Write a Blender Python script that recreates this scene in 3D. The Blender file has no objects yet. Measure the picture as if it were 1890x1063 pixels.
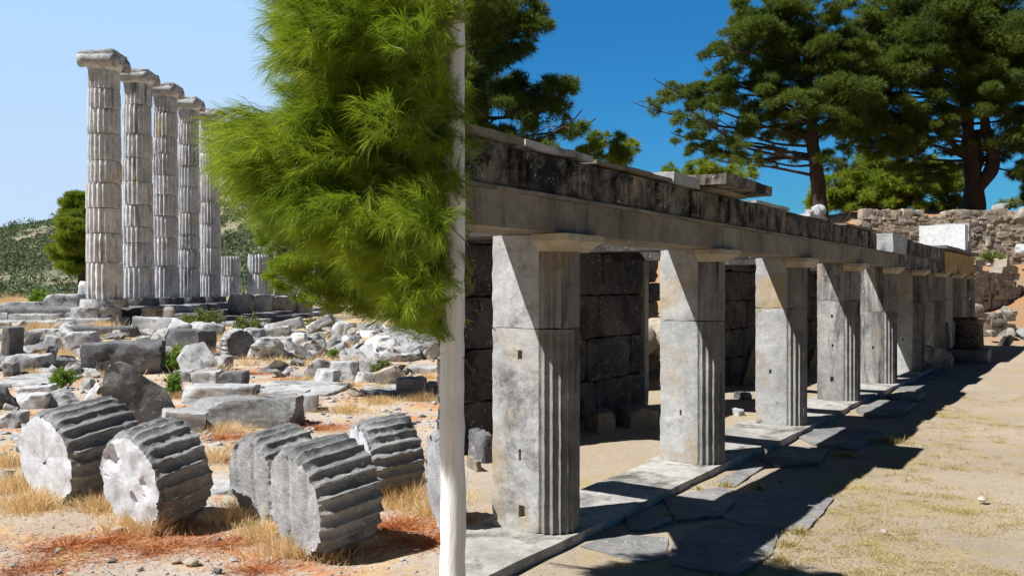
import bpy, bmesh, math, random
import numpy as np
from mathutils import Vector, Matrix, Quaternion, noise as MN

sc = bpy.context.scene
C = sc.collection
R = math.radians
# ------------------------------------------------------------------ camera
CAMZ = 1.6
F = 1600.0                      # focal length in photo pixels (1890 wide)
cam = bpy.data.cameras.new('camera')
camo = bpy.data.objects.new('camera', cam); C.objects.link(camo)
cam.sensor_width = 36; cam.lens = 36*F/1890
camo.location = (0, 0, CAMZ); camo.rotation_euler = (R(90), 0, 0)
cam.clip_start = 0.05; cam.clip_end = 5000
sc.camera = camo
# ------------------------------------------------------------------ sun and sky
SUN = Vector((-0.688, -0.281, 1.0)).normalized()      # towards the sun
sun = bpy.data.lights.new('sun', 'SUN'); sun.energy = 5.0; sun.angle = R(0.5); sun.color = (1, .985, .965)
suno = bpy.data.objects.new('sun', sun); C.objects.link(suno)
suno.rotation_euler = SUN.to_track_quat('Z', 'Y').to_euler(); suno.location = (-10, -5, 20)
SKY_STRENGTH = 0.063
w = bpy.data.worlds.new('World'); sc.world = w; w.use_nodes = True
nt = w.node_tree; nt.nodes.clear()
def wn(t): return nt.nodes.new(t)
sky = wn('ShaderNodeTexSky'); sky.sky_type = 'NISHITA'; sky.sun_disc = False
sky.sun_elevation = math.asin(SUN.z); sky.sun_rotation = math.atan2(SUN.x, SUN.y)
sky.air_density = 1.0; sky.dust_density = 0.3; sky.ozone_density = 4.0; sky.altitude = 300
hs = wn('ShaderNodeHueSaturation'); hs.inputs['Saturation'].default_value = 1.25; hs.inputs['Value'].default_value = 1.0
gam = wn('ShaderNodeMix'); gam.data_type = 'RGBA'; gam.blend_type = 'MULTIPLY'; gam.inputs[0].default_value = 1
gam.inputs[7].default_value = (.42, 1.12, 1.30, 1)
tc = wn('ShaderNodeTexCoord'); sx = wn('ShaderNodeSeparateXYZ')
# a thin pale veil of high haze in the western (left) sky
mr = wn('ShaderNodeMapRange'); mr.interpolation_type = 'SMOOTHSTEP'
mr.inputs[1].default_value = -.27; mr.inputs[2].default_value = -.01; mr.inputs[3].default_value = 1; mr.inputs[4].default_value = 0
mz = wn('ShaderNodeMapRange'); mz.interpolation_type = 'SMOOTHSTEP'
mz.inputs[1].default_value = .38; mz.inputs[2].default_value = .62; mz.inputs[3].default_value = 1; mz.inputs[4].default_value = 0
mu = wn('ShaderNodeMath'); mu.operation = 'MULTIPLY'
cr = wn('ShaderNodeValToRGB')
cr.color_ramp.elements[0].position = .0; cr.color_ramp.elements[0].color = (.60, .74, .93, 1)
cr.color_ramp.elements[1].position = .36; cr.color_ramp.elements[1].color = (.40, .67, 1.0, 1)
sc10 = wn('ShaderNodeVectorMath'); sc10.operation = 'SCALE'; sc10.inputs[3].default_value = .68/SKY_STRENGTH
mx = wn('ShaderNodeMix'); mx.data_type = 'RGBA'
my = wn('ShaderNodeMapRange'); my.interpolation_type = 'SMOOTHSTEP'; my.inputs[1].default_value = .35; my.inputs[2].default_value = .7; mu2 = wn('ShaderNodeMath'); mu2.operation = 'MULTIPLY'
bg = wn('ShaderNodeBackground'); bg.inputs[1].default_value = SKY_STRENGTH
wo = wn('ShaderNodeOutputWorld')
L = nt.links.new
L(sky.outputs[0], hs.inputs['Color']); L(hs.outputs[0], gam.inputs[6])
L(tc.outputs['Generated'], sx.inputs[0]); L(sx.outputs[0], mr.inputs[0]); L(sx.outputs[2], mz.inputs[0])
L(mr.outputs[0], mu.inputs[0]); L(mz.outputs[0], mu.inputs[1]); L(sx.outputs[1], my.inputs[0]); L(mu.outputs[0], mu2.inputs[0]); L(my.outputs[0], mu2.inputs[1]); L(mu2.outputs[0], mx.inputs[0])
L(sx.outputs[2], cr.inputs[0]); L(cr.outputs[0], sc10.inputs[0])
crz = wn('ShaderNodeValToRGB'); ez = crz.color_ramp.elements      # horizon glow lowered; unseen zenith dimmed to deepen the shadows
ez[0].position = 0; ez[0].color = (.52, .52, .58, 1); ez[1].position = .75; ez[1].color = (.14, .13, .13, 1)
e1 = ez.new(.16); e1.color = (.86, .86, .9, 1); e2 = ez.new(.34); e2.color = (1.02, 1.02, 1.02, 1)
gm2 = wn('ShaderNodeMix'); gm2.data_type = 'RGBA'; gm2.blend_type = 'MULTIPLY'; gm2.inputs[0].default_value = 1
L(sx.outputs[2], crz.inputs[0]); L(gam.outputs[2], gm2.inputs[6]); L(crz.outputs[0], gm2.inputs[7]); rr_ = wn('ShaderNodeMapRange'); rr_.inputs[1].default_value = .15; rr_.inputs[2].default_value = -.3
rear = wn('ShaderNodeMix'); rear.data_type = 'RGBA'; rear.blend_type = 'MULTIPLY'; rear.inputs[7].default_value = (.36, .25, .25, 1)   # unseen sky behind the camera dimmed to weaken the fill light
L(sx.outputs[1], rr_.inputs[0]); L(rr_.outputs[0], rear.inputs[0]); L(gm2.outputs[2], rear.inputs[6]); L(rear.outputs[2], mx.inputs[6]); L(sc10.outputs[0], mx.inputs[7]); L(mx.outputs[2], bg.inputs[0]); L(bg.outputs[0], wo.inputs[0])
sc.view_settings.view_transform = 'Standard'; sc.view_settings.look = 'None'
sc.view_settings.exposure = 0.6; sc.view_settings.gamma = 1; sc.view_settings.use_curve_mapping = False
sc.cycles.max_bounces = 6; sc.cycles.transparent_max_bounces = 4

# ------------------------------------------------------------------ coordinates
GZ = -0.07
A = Vector((.5635, .8261, 0)); N = Vector((.8261, -.5635, 0)); TH = math.atan2(.8261, .5635)
def AN(a, n, z=0.0): return A*a + N*n + Vector((0, 0, z))
def W(px, py, Y): return Vector(((px-945)/F*Y, Y, CAMZ-(py-531.5)/F*Y))
def G(px, py, z=GZ):
    Y = (CAMZ-z)*F/(py-531.5); return Vector(((px-945)/F*Y, Y, z))
def sst(a, b, x):
    t = min(1, max(0, (x-a)/(b-a))); return t*t*(3-2*t)
PROF = [(-2, 500), (-.9, 470), (-.59, 437), (-.553, 424), (-.52, 410), (-.48, 397), (-.42, 375), (-.37, 362), (-.335, 356), (-.30, 350), (-.26, 345), (-.2, 355), (-.08, 410), (0.05, 470), (.3, 500), (.6, 505), (2, 510)]
def prof(r):
    for (a, ya), (b, yb) in zip(PROF, PROF[1:]):
        if r <= b: return ya+(yb-ya)*(r-a)/(b-a)
    return 510
def H(x, y):
    z = GZ + .03*MN.noise(Vector((x*.5, y*.5, 0))) + .012*MN.noise(Vector((x*2.3, y*2.3, 4)))
    if y > 22:
        xx = sst(11.8, 14.2, x)
        t = 2.5*sst(25.5, 33, y) + 2.15*sst(33.9, 34.3, y) + .3*sst(34, 38, y)
        z += t*xx + .15*xx*sst(26, 29, y)*MN.noise(Vector((x*.7, y*.7, 9)))
    if y > 120:
        r = x/y
        hz = (CAMZ-(prof(r)-531.5)/F*270)
        k = sst(120, 270, y)
        z = z*(1-k) + hz*k*(1+.05*MN.noise(Vector((x*.02, y*.02, 2)))) + 2.2*k*MN.noise(Vector((x*.035, y*.035, 5)))
    return z

# ------------------------------------------------------------------ mesh helpers
def npmesh(name, V, polys_idx, sizes, mat, smooth=False):
    m = bpy.data.meshes.new(name)
    V = np.asarray(V, dtype=np.float32); idx = np.asarray(polys_idx, dtype=np.int32); sizes = np.asarray(sizes, dtype=np.int32)
    m.vertices.add(len(V)); m.vertices.foreach_set('co', V.ravel())
    m.loops.add(len(idx)); m.loops.foreach_set('vertex_index', idx)
    m.polygons.add(len(sizes)); st = np.zeros(len(sizes), dtype=np.int32); st[1:] = np.cumsum(sizes)[:-1]
    m.polygons.foreach_set('loop_start', st); m.polygons.foreach_set('loop_total', sizes)
    if smooth: m.polygons.foreach_set('use_smooth', np.ones(len(sizes), dtype=bool))
    m.update(calc_edges=True); m.validate()
    if mat: m.materials.append(mat)
    return m
def pymesh(name, V, Fs, mat, smooth=False, sharp=None):
    m = bpy.data.meshes.new(name); m.from_pydata([tuple(v) for v in V], [], Fs)
    if mat: m.materials.append(mat)
    if smooth:
        m.polygons.foreach_set('use_smooth', [True]*len(m.polygons))
        if sharp: m.set_sharp_from_angle(angle=R(sharp))
    m.update(); return m
def link(name, mesh, parent=None, loc=None, rot=None, label=None, cat=None, group=None, kind=None, scale=None):
    o = bpy.data.objects.new(name, mesh); C.objects.link(o)
    if parent: o.parent = parent
    if loc is not None: o.location = loc
    if rot is not None:
        if isinstance(rot, (int, float)): rot = (0, 0, rot)
        o.rotation_euler = rot
    if scale is not None: o.scale = scale if not isinstance(scale, (int, float)) else (scale,)*3
    if label: o['label'] = label
    if cat: o['category'] = cat
    if group: o['group'] = group
    if kind: o['kind'] = kind
    return o
_grid = {}
def cubegrid(n):
    if n not in _grid:
        bm = bmesh.new(); bmesh.ops.create_cube(bm, size=2)
        bmesh.ops.subdivide_edges(bm, edges=bm.edges[:], cuts=n, use_grid_fill=True)
        bm.verts.ensure_lookup_table()
        _grid[n] = (np.array([v.co[:] for v in bm.verts]), [[v.index for v in f.verts] for f in bm.faces]); bm.free()
    return _grid[n]
_ico = {}
def ico(n):
    if n not in _ico:
        bm = bmesh.new(); bmesh.ops.create_icosphere(bm, subdivisions=n, radius=1)
        _ico[n] = (np.array([v.co[:] for v in bm.verts]), [[v.index for v in f.verts] for f in bm.faces]); bm.free()
    return _ico[n]
def rough(V, amp, freq, seed, nrm=None):
    out = V.copy(); s = seed*7.31
    for i, v in enumerate(V):
        d = MN.noise_vector(Vector((v[0]*freq+s, v[1]*freq+s*.7, v[2]*freq-s)))
        out[i] += amp*np.array(d)
    return out
def clamp_planes(V, planes):
    for nrm, d in planes:
        nrm = np.asarray(nrm, float); nrm /= np.linalg.norm(nrm)
        k = V@nrm - d; m = k > 0
        V[m] -= np.outer(k[m], nrm)
    return V
def block(wd, dp, ht, mat, seed=0, n=9, chips=5, chip=.18, amp=.012, planes=(), name='stone', rnd=.06):
    """cut stone, base at z=0, rough and chipped"""
    rs = random.Random(seed); V, Fs = cubegrid(n); V = V.copy()
    # rounded arrises
    q = np.abs(V); V2 = np.sign(V)*(q - rnd*(q**8)*((q**8).sum(1, keepdims=True)-1)*.5)
    V = V2*np.array([wd/2, dp/2, ht/2]); s = min(wd, dp, ht)
    pl = []
    for _ in range(chips):
        c = np.array([rs.choice((-1, 1)), rs.choice((-1, 1)), rs.choice((-1, 1, 1))])*np.array([wd, dp, ht])/2
        nn = np.array([rs.uniform(.15, 1)*np.sign(c[0]), rs.uniform(.15, 1)*np.sign(c[1]), rs.uniform(.1, 1)*np.sign(c[2])]); nn /= np.linalg.norm(nn)
        pl.append((nn, c@nn - s*chip*rs.uniform(.3, 1.3)))
    V = clamp_planes(V, pl+list(planes))
    V = rough(V, amp*1.6, 2.2/max(s, .1), seed); V = rough(V, amp*.7, 9/max(s, .1), seed+3)
    V[:, 2] += ht/2
    return pymesh(name, V, Fs, mat, True, 38)
def boulder(r, mat, seed=0, sub=3, cuts=9, amp=.05, flat=(1, 1, 1), name='stone', lo=.55, hi=.95):
    rs = random.Random(seed); V, Fs = ico(sub); V = V.copy(); pl = []
    for _ in range(cuts):
        nn = np.array([rs.gauss(0, 1), rs.gauss(0, 1), rs.gauss(0, 1)]); nn /= np.linalg.norm(nn); pl.append((nn, rs.uniform(lo, hi)))
    V = clamp_planes(V, pl); V = rough(V, amp, 2.2, seed); V = rough(V, amp*.4, 7, seed+1)
    V = V*r*np.array(flat); V[:, 2] -= V[:, 2].min()
    return pymesh(name, V, Fs, mat, True, 32)
def outline_slab(pts, th, mat, seed=0, amp=.012, name='stone', nz=5, step=.07):
    """upright slab from an outline (x,z) with thickness th along y, gridded"""
    bm = bmesh.new(); vs = [bm.verts.new((x, -th/2, z)) for x, z in pts]; f = bm.faces.new(vs)
    r = bmesh.ops.extrude_face_region(bm, geom=[f]); bmesh.ops.translate(bm, verts=[v for v in r['geom'] if isinstance(v, bmesh.types.BMVert)], vec=(0, th, 0))
    bmesh.ops.triangulate(bm, faces=bm.faces[:])
    for _ in range(6):
        e = [e for e in bm.edges if e.calc_length() > step*1.6]
        if not e: break
        bmesh.ops.subdivide_edges(bm, edges=e, cuts=1); bmesh.ops.triangulate(bm, faces=bm.faces[:])
    bmesh.ops.recalc_face_normals(bm, faces=bm.faces[:])
    for v in bm.verts:
        p = v.co*1.0
        v.co += Vector(MN.noise_vector(p*5+Vector((seed, 0, 0))))*amp + Vector(MN.noise_vector(p*16+Vector((0, seed, 0))))*amp*.5
    m = bpy.data.meshes.new(name); bm.to_mesh(m); bm.free(); m.materials.append(mat)
    m.polygons.foreach_set('use_smooth', [True]*len(m.polygons)); m.set_sharp_from_angle(angle=R(35)); return m
def tube(path, mat, seg=10, name='trunk', bumps=.0, seed=0):
    """path: list of (Vector, radius)"""
    V = []; Fs = []
    for i, (p, r) in enumerate(path):
        d = (path[min(i+1, len(path)-1)][0]-path[max(i-1, 0)][0]).normalized()
        q = Vector((0, 0, 1)).rotation_difference(d)
        for k in range(seg):
            a = 2*math.pi*k/seg; v = Vector((math.cos(a), math.sin(a), 0))*r
            v = q@v; pp = p+v
            if bumps: pp += v*bumps*MN.noise(pp*(.5/r)+Vector((seed, 0, 0)))
            V.append(pp)
    for i in range(len(path)-1):
        for k in range(seg):
            a = i*seg+k; b = i*seg+(k+1) % seg; Fs.append((a, b, b+seg, a+seg))
    Fs.append(tuple(range(seg))[::-1]); Fs.append(tuple((len(path)-1)*seg+k for k in range(seg)))
    return pymesh(name, V, Fs, mat, True)
def spline(pts, n=8):
    """Catmull-Rom through (Vector, r)"""
    out = []; P = [pts[0]]+list(pts)+[pts[-1]]
    for i in range(1, len(P)-2):
        for k in range(n):
            t = k/n
            def cr_(a, b, c, d): return .5*((2*b)+(c-a)*t+(2*a-5*b+4*c-d)*t*t+(3*b-a-3*c+d)*t**3)
            out.append((cr_(P[i-1][0], P[i][0], P[i+1][0], P[i+2][0]), max(.001, P[i][1]*(1-t)+P[i+1][1]*t)))
    out.append(pts[-1]); return out

# ------------------------------------------------------------------ materials
def newmat(name):
    m = bpy.data.materials.new(name); m.use_nodes = True; t = m.node_tree
    b = t.nodes['Principled BSDF']; return m, t, b
def nd(t, typ, **kw):
    n = t.nodes.new(typ)
    for k, v in kw.items(): setattr(n, k, v)
    return n
def coord(t, world=False, stretch=(1, 1, 1)):
    if world:
        g = nd(t, 'ShaderNodeNewGeometry'); src = g.outputs['Position']
    else:
        g = nd(t, 'ShaderNodeTexCoord'); oi = nd(t, 'ShaderNodeObjectInfo'); ad = nd(t, 'ShaderNodeVectorMath', operation='ADD')
        ml = nd(t, 'ShaderNodeMath', operation='MULTIPLY'); ml.inputs[1].default_value = 83
        t.links.new(oi.outputs['Random'], ml.inputs[0]); t.links.new(g.outputs['Object'], ad.inputs[0]); t.links.new(ml.outputs[0], ad.inputs[1]); src = ad.outputs[0]
    if stretch != (1, 1, 1):
        v = nd(t, 'ShaderNodeVectorMath', operation='MULTIPLY'); v.inputs[1].default_value = stretch; t.links.new(src, v.inputs[0]); src = v.outputs[0]
    return src
def noise(t, src, scale, detail=6, rough_=.6, dist=0):
    n = nd(t, 'ShaderNodeTexNoise'); n.inputs['Scale'].default_value = scale; n.inputs['Detail'].default_value = detail
    n.inputs['Roughness'].default_value = rough_; n.inputs['Distortion'].default_value = dist; t.links.new(src, n.inputs['Vector']); return n.outputs['Fac']
def ramp(t, fac, a, b, ca=(0, 0, 0, 1), cb=(1, 1, 1, 1)):
    r = nd(t, 'ShaderNodeValToRGB'); e = r.color_ramp.elements; e[0].position = a; e[1].position = b
    e[0].color = ca if len(ca) == 4 else (*ca, 1); e[1].color = cb if len(cb) == 4 else (*cb, 1); t.links.new(fac, r.inputs[0]); return r.outputs[0]
def mixc(t, fac, a, b, mode='MIX'):
    m = nd(t, 'ShaderNodeMix', data_type='RGBA', blend_type=mode)
    for s, v in ((0, fac), (6, a), (7, b)):
        if hasattr(v, 'links'): t.links.new(v, m.inputs[s])
        else: m.inputs[s].default_value = v if s == 0 else ((*v, 1) if len(v) == 3 else v)
    return m.outputs[2]
def bump(t, b, h, strength=.4, dist=.02, prev=None):
    n = nd(t, 'ShaderNodeBump'); n.inputs['Strength'].default_value = strength; n.inputs['Distance'].default_value = dist
    t.links.new(h, n.inputs['Height'])
    if prev is not None: t.links.new(prev, n.inputs['Normal'])
    t.links.new(n.outputs[0], b.inputs['Normal']); return n.outputs[0]
def stone(name, light, mid, dark, darkpos=(.50, .62), speck=.0, stain=None, stainpos=(.58, .7), scale=1.0, bumps=.5, streak=False, veins=0, speckcol=(.62, .62, .6), speckscale=26):
    m, t, b = newmat(name); src = coord(t)
    n1 = noise(t, src, 1.7*scale, 6, .62, .4); n2 = noise(t, src, 9*scale, 8, .7); n3 = noise(t, src, 42*scale, 6, .7)
    c = mixc(t, ramp(t, n1, .35, .65), light, mid)
    c = mixc(t, .55, c, ramp(t, n2, .3, .72, (.45, .45, .45), (1.25, 1.25, 1.25)), 'MULTIPLY')
    src2 = coord(t, stretch=(3.2, 3.2, .45)) if streak else src
    nd_ = noise(t, src2, (1.6 if streak else 2.6)*scale, 9, .72, .3)
    c = mixc(t, ramp(t, nd_, darkpos[0], darkpos[1]), c, dark)
    if veins:
        wv = noise(t, coord(t, stretch=(1, 1, 3)), 3.3, 4, .5, 1.6); c = mixc(t, ramp(t, wv, .47, .5, (0, 0, 0), (veins,)*3), c, mid)
    if stain:
        ns = noise(t, src, 1.25*scale, 4, .6, .6); c = mixc(t, ramp(t, ns, stainpos[0], stainpos[1]), c, stain)
    if speck:
        vo = nd(t, 'ShaderNodeTexVoronoi'); vo.inputs['Scale'].default_value = speckscale*scale; vo.inputs['Randomness'].default_value = 1
        ds = nd(t, 'ShaderNodeVectorMath', operation='ADD'); t.links.new(src, ds.inputs[0])
        nn = nd(t, 'ShaderNodeTexNoise'); nn.inputs['Scale'].default_value = 40; t.links.new(src, nn.inputs['Vector'])
        s2 = nd(t, 'ShaderNodeVectorMath', operation='SCALE'); s2.inputs[3].default_value = .04; t.links.new(nn.outputs['Color'], s2.inputs[0]); t.links.new(s2.outputs[0], ds.inputs[1]); t.links.new(ds.outputs[0], vo.inputs['Vector'])
        sp = ramp(t, vo.outputs['Distance'], .14, .24, (1, 1, 1), (0, 0, 0))
        gate = ramp(t, noise(t, src, 4.5*scale, 3), .52-.1*speck, .62)
        mm = nd(t, 'ShaderNodeMath', operation='MULTIPLY'); t.links.new(sp, mm.inputs[0]); t.links.new(gate, mm.inputs[1])
        c = mixc(t, mm.outputs[0], c, speckcol)
    c = mixc(t, .5, c, ramp(t, n3, .25, .7, (.62, .62, .62), (1.25, 1.25, 1.25)), 'MULTIPLY')
    t.links.new(c, b.inputs['Base Color']); b.inputs['Roughness'].default_value = .88; b.inputs['Specular IOR Level'].default_value = .25
    p = bump(t, b, n2, bumps, .02); bump(t, b, n3, bumps*1.2, .006, p)
    return m
MARBLE = stone('pale_marble', (.56, .565, .57), (.37, .375, .38), (.12, .12, .12), (.52, .66), .3)
COLUMN = stone('column_marble', (.84, .845, .86), (.56, .565, .585), (.10, .10, .11), (.53, .68), 0, (.62, .46, .28), (.62, .74), .62, streak=True)
GREY = stone('grey_marble', (.54, .535, .53), (.33, .33, .33), (.09, .088, .085), (.50, .64), .5)
DRUM = stone('weathered_grey_marble', (.33, .33, .325), (.20, .20, .20), (.07, .07, .068), (.52, .66), .4, scale=1.4, bumps=.7)
DRUMPALE = stone('fresh_break_marble', (.84, .86, .90), (.58, .60, .63), (.33, .31, .28), (.56, .70), 0, scale=1.2, bumps=.4, veins=.35)
DRUMMID = stone('pitted_grey_marble', (.52, .52, .52), (.34, .34, .345), (.15, .15, .15), (.58, .75), .3, scale=1.6, bumps=.8, streak=True)
DARK = stone('lichen_black_marble', (.22, .22, .23), (.12, .12, .125), (.055, .055, .06), (.48, .66), .9, bumps=.7, speckcol=(.5, .5, .49))
DARKS = stone('speckled_dark_marble', (.30, .30, .295), (.17, .17, .17), (.07, .07, .07), (.50, .66), 1.2, bumps=.8, speckcol=(.6, .6, .58), speckscale=20)
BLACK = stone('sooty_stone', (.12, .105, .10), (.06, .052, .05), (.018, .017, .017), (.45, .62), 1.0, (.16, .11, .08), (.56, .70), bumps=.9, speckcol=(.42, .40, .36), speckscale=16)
WHITE = stone('white_marble', (.82, .82, .80), (.70, .70, .69), (.42, .41, .38), (.66, .8), 0)
BROWN = stone('brown_rubble_stone', (.50, .42, .33), (.34, .29, .23), (.13, .11, .10), (.55, .72), .3)
BROWNG = stone('grey_brown_rubble', (.42, .38, .32), (.28, .25, .22), (.11, .10, .09), (.5, .66), .2)
PIER = stone('pier_limestone', (.56, .56, .55), (.37, .37, .37), (.085, .075, .062), (.55, .70), 0, (.42, .33, .21), (.53, .67), .8, bumps=.45)
PIERF = stone('weathered_shaded_fluting', (.36, .355, .345), (.20, .195, .185), (.05, .047, .042), (.50, .66), 0, (.26, .21, .14), (.58, .72), 1.0, streak=True)  # weathering streaks, plus shade of the court side put into the base colour
PIERD = stone('dark_streaked_limestone', (.46, .45, .42), (.30, .29, .28), (.055, .05, .05), (.46, .62), .2, (.38, .30, .20), (.58, .75), .9, streak=True)
ARCH = stone('architrave_limestone', (.30, .265, .21), (.18, .155, .12), (.07, .06, .05), (.52, .70), 0, (.26, .20, .13), (.6, .75), .8, streak=True, bumps=.3)
FRIEZE = stone('frieze_stone', (.28, .245, .20), (.13, .112, .09), (.015, .013, .012), (.44, .58), .12, (.33, .25, .16), (.60, .72), 1.3, streak=False, bumps=.6)
GOLD = stone('golden_stained_stone', (.50, .33, .13), (.36, .22, .08), (.10, .07, .04), (.52, .68), 0, scale=1.4, streak=True)
CAPM = stone('warm_cast_capital', (.50, .43, .32), (.42, .36, .27), (.38, .32, .24), (.66, .85), 0, scale=1.0, bumps=.15)
PAVE = stone('paving_slate', (.30, .29, .275), (.19, .185, .18), (.09, .09, .088), (.54, .70), .2, (.24, .19, .13), (.62, .78), .9)
STYL = stone('stylobate_marble', (.50, .48, .43), (.31, .30, .275), (.11, .10, .09), (.50, .64), 0, scale=.9)

def leafmat(name, c1, c2, c3=None, trans=.35, sc_=2.0, rough_=.5):
    m, t, b = newmat(name); src = coord(t, world=True); n = noise(t, src, sc_, 3); n2 = noise(t, src, sc_*9, 2)
    c = mixc(t, ramp(t, n, .38, .62), c1, c2)
    if c3: c = mixc(t, ramp(t, n2, .56, .7), c, c3)
    t.links.new(c, b.inputs['Base Color']); b.inputs['Roughness'].default_value = rough_; b.inputs['Specular IOR Level'].default_value = .3
    tr = nd(t, 'ShaderNodeBsdfTranslucent'); t.links.new(c, tr.inputs[0]); mxs = nd(t, 'ShaderNodeMixShader'); mxs.inputs[0].default_value = trans
    o = t.nodes['Material Output']; t.links.new(b.outputs[0], mxs.inputs[1]); t.links.new(tr.outputs[0], mxs.inputs[2]); t.links.new(mxs.outputs[0], o.inputs[0]); return m
NEEDLE = leafmat('bright_pine_needles', (.21, .31, .018), (.33, .40, .028), (.12, .21, .02), .45, 2.5)
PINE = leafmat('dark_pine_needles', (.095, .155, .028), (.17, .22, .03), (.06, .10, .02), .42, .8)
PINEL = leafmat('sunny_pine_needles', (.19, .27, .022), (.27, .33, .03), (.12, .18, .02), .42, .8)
BUSH = leafmat('bush_leaves', (.12, .17, .035), (.18, .22, .05), (.25, .24, .08), .3, 5)
BUSHB = leafmat('bright_bush_leaves', (.15, .27, .03), (.24, .34, .04), (.10, .16, .03), .35, 5)
SCRUB = leafmat('hill_scrub', (.10, .155, .07), (.19, .23, .12), (.28, .27, .18), .15, .12, .8)
STRAW = leafmat('straw', (.74, .54, .27), (.84, .68, .42), (.62, .36, .18), .3, 3)
STRAWG = leafmat('short_dry_turf', (.46, .37, .14), (.54, .43, .20), (.30, .29, .08), .3, 2)
LITTER = leafmat('fallen_needles', (.45, .15, .05), (.55, .25, .09), (.30, .10, .04), .1, 4)
def simple(name, c1, c2, scale=8, bumps=.6, stretch=(1, 1, 1), rg=.9, bd=.02):
    m, t, b = newmat(name); src = coord(t, stretch=stretch); n = noise(t, src, scale, 7, .7); t.links.new(ramp(t, n, .3, .7, c1, c2), b.inputs['Base Color'])
    b.inputs['Roughness'].default_value = rg; bump(t, b, n, bumps, bd); return m
BARK = simple('pine_bark', (.02, .015, .012), (.085, .055, .038), 9, 1, (1, 1, .35), .95, .06)
LIME = simple('added_limewash_bark', (.70, .69, .66), (.93, .93, .91), 16, .9, (2.4, 2.4, .35), .9, .008)
TWIG = simple('twig', (.06, .04, .03), (.16, .11, .08), 20, .4)
HOLE = simple('hole_shadowed_stone', (.10, .09, .08), (.2, .18, .16), 20, .4)

# ground: pale dust, rusty needle litter, straw patches, dry scrub on the hill
gm, t, b = newmat('ground_soil'); src = coord(t, world=True)
sep = nd(t, 'ShaderNodeSeparateXYZ'); t.links.new(src, sep.inputs[0])
na = noise(t, src, .55, 8, .62, .3); nb = noise(t, src, 1.1, 7, .66, .6); nc = noise(t, src, 14, 8, .75); ne = noise(t, src, 70, 4, .7); nh = noise(t, src, .045, 8, .7)
left = mixc(t, ramp(t, na, .38, .6), (.60, .53, .46), (.46, .38, .30))
left = mixc(t, ramp(t, nb, .53, .60), left, (.56, .29, .15))
left = mixc(t, ramp(t, noise(t, src, 1.9, 6, .7, .2), .52, .62), left, (.60, .43, .23))
right = mixc(t, ramp(t, na, .35, .65), (.47, .39, .30), (.38, .31, .23))
right = mixc(t, ramp(t, nb, .52, .66), right, (.43, .35, .17))
def linmask(v, a, b_):
    r = nd(t, 'ShaderNodeMapRange'); r.inputs[1].default_value = a; r.inputs[2].default_value = b_; t.links.new(v, r.inputs[0]); return r.outputs[0]
c = mixc(t, linmask(sep.outputs[0], -.9, .1), left, right)
red = mixc(t, ramp(t, nb, .40, .52), (.32, .25, .18), (.42, .235, .12))
c = mixc(t, linmask(sep.outputs[1], 24.5, 27), c, mixc(t, linmask(sep.outputs[0], 6, 11), mixc(t, ramp(t, na, .4, .6), (.50, .40, .25), (.62, .46, .26)), red))
hill = mixc(t, ramp(t, nh, .40, .6), (.17, .19, .11), (.36, .31, .22)); hill = mixc(t, ramp(t, noise(t, src, .022, 6, .6), .60, .66), hill, (.42, .40, .38))
c = mixc(t, linmask(sep.outputs[1], 110, 150), c, hill)
c = mixc(t, .6, c, ramp(t, nc, .3, .7, (.68, .66, .64), (1.08, 1.08, 1.08)), 'MULTIPLY'); c = mixc(t, .5, c, ramp(t, ne, .3, .7, (.62, .6, .58), (1.1, 1.1, 1.1)), 'MULTIPLY')
t.links.new(c, b.inputs['Base Color']); b.inputs['Roughness'].default_value = .95; b.inputs['Specular IOR Level'].default_value = .15
p = bump(t, b, nc, .5, .035); bump(t, b, ne, .6, .01, p)

# ------------------------------------------------------------------ ground sheet
ys = np.concatenate([np.linspace(-25, 3.4, 14)[:-1], 3.4*np.exp(np.linspace(0, math.log(9/3.4), 70))[:-1], 9*np.exp(np.linspace(0, math.log(60/9), 120))[:-1], 60*np.exp(np.linspace(0, math.log(420/60), 70))[:-1], [420, 520, 700, 1200, 3000]])
us = np.linspace(-1, 1, 230); V = []
for y in ys:
    for u in us:
        x = u*(10+.95*max(y, 0)) if y < 400 else u*(10+1.1*y)
        V.append((x, y, H(x, y)))
nu = len(us); Fs = [(j*nu+i, j*nu+i+1, (j+1)*nu+i+1, (j+1)*nu+i) for j in range(len(ys)-1) for i in range(nu-1)]
link('ground', pymesh('ground', V, Fs, gm, True), kind='structure')

# ------------------------------------------------------------------ needle and leaf geometry
def needles(P, D, L_, Wd, rng, droop=.0, bent=True):
    """P base points, D directions (unit), lengths; tapered bent blades"""
    n = len(P); D = D/np.linalg.norm(D, axis=1, keepdims=True)
    r = rng.normal(size=(n, 3)); S = np.cross(D, r); S /= np.linalg.norm(S, axis=1, keepdims=True)+1e-9
    Ln = np.asarray(L_).reshape(-1, 1)*np.ones((n, 1)); w2 = S*(Wd/2)
    if bent:
        mid = P + D*Ln*.55; tip = P + D*Ln - np.array([0, 0, 1])*Ln*droop
        V = np.stack([P-w2*.8, P+w2*.8, mid+w2, mid-w2, tip], 1).reshape(-1, 3)
        k = np.arange(n)[:, None]*5
        idx = np.concatenate([k+np.array([[0, 1, 2, 3]]), k+np.array([[3, 2, 4]])], 1).ravel()
        sizes = np.tile([4, 3], n)
    else:
        tip = P + D*Ln - np.array([0, 0, 1])*Ln*droop
        V = np.stack([P-w2, P+w2, tip], 1).reshape(-1, 3); idx = np.arange(n*3); sizes = np.full(n, 3)
    return V, idx, sizes
def joinparts(parts):
    Vs, I, S = [], [], []; o = 0
    for V, i, s in parts: Vs.append(V); I.append(i+o); S.append(s); o += len(V)
    return np.concatenate(Vs), np.concatenate(I), np.concatenate(S)
def unit(v): return v/(np.linalg.norm(v, axis=-1, keepdims=True)+1e-9)
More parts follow.
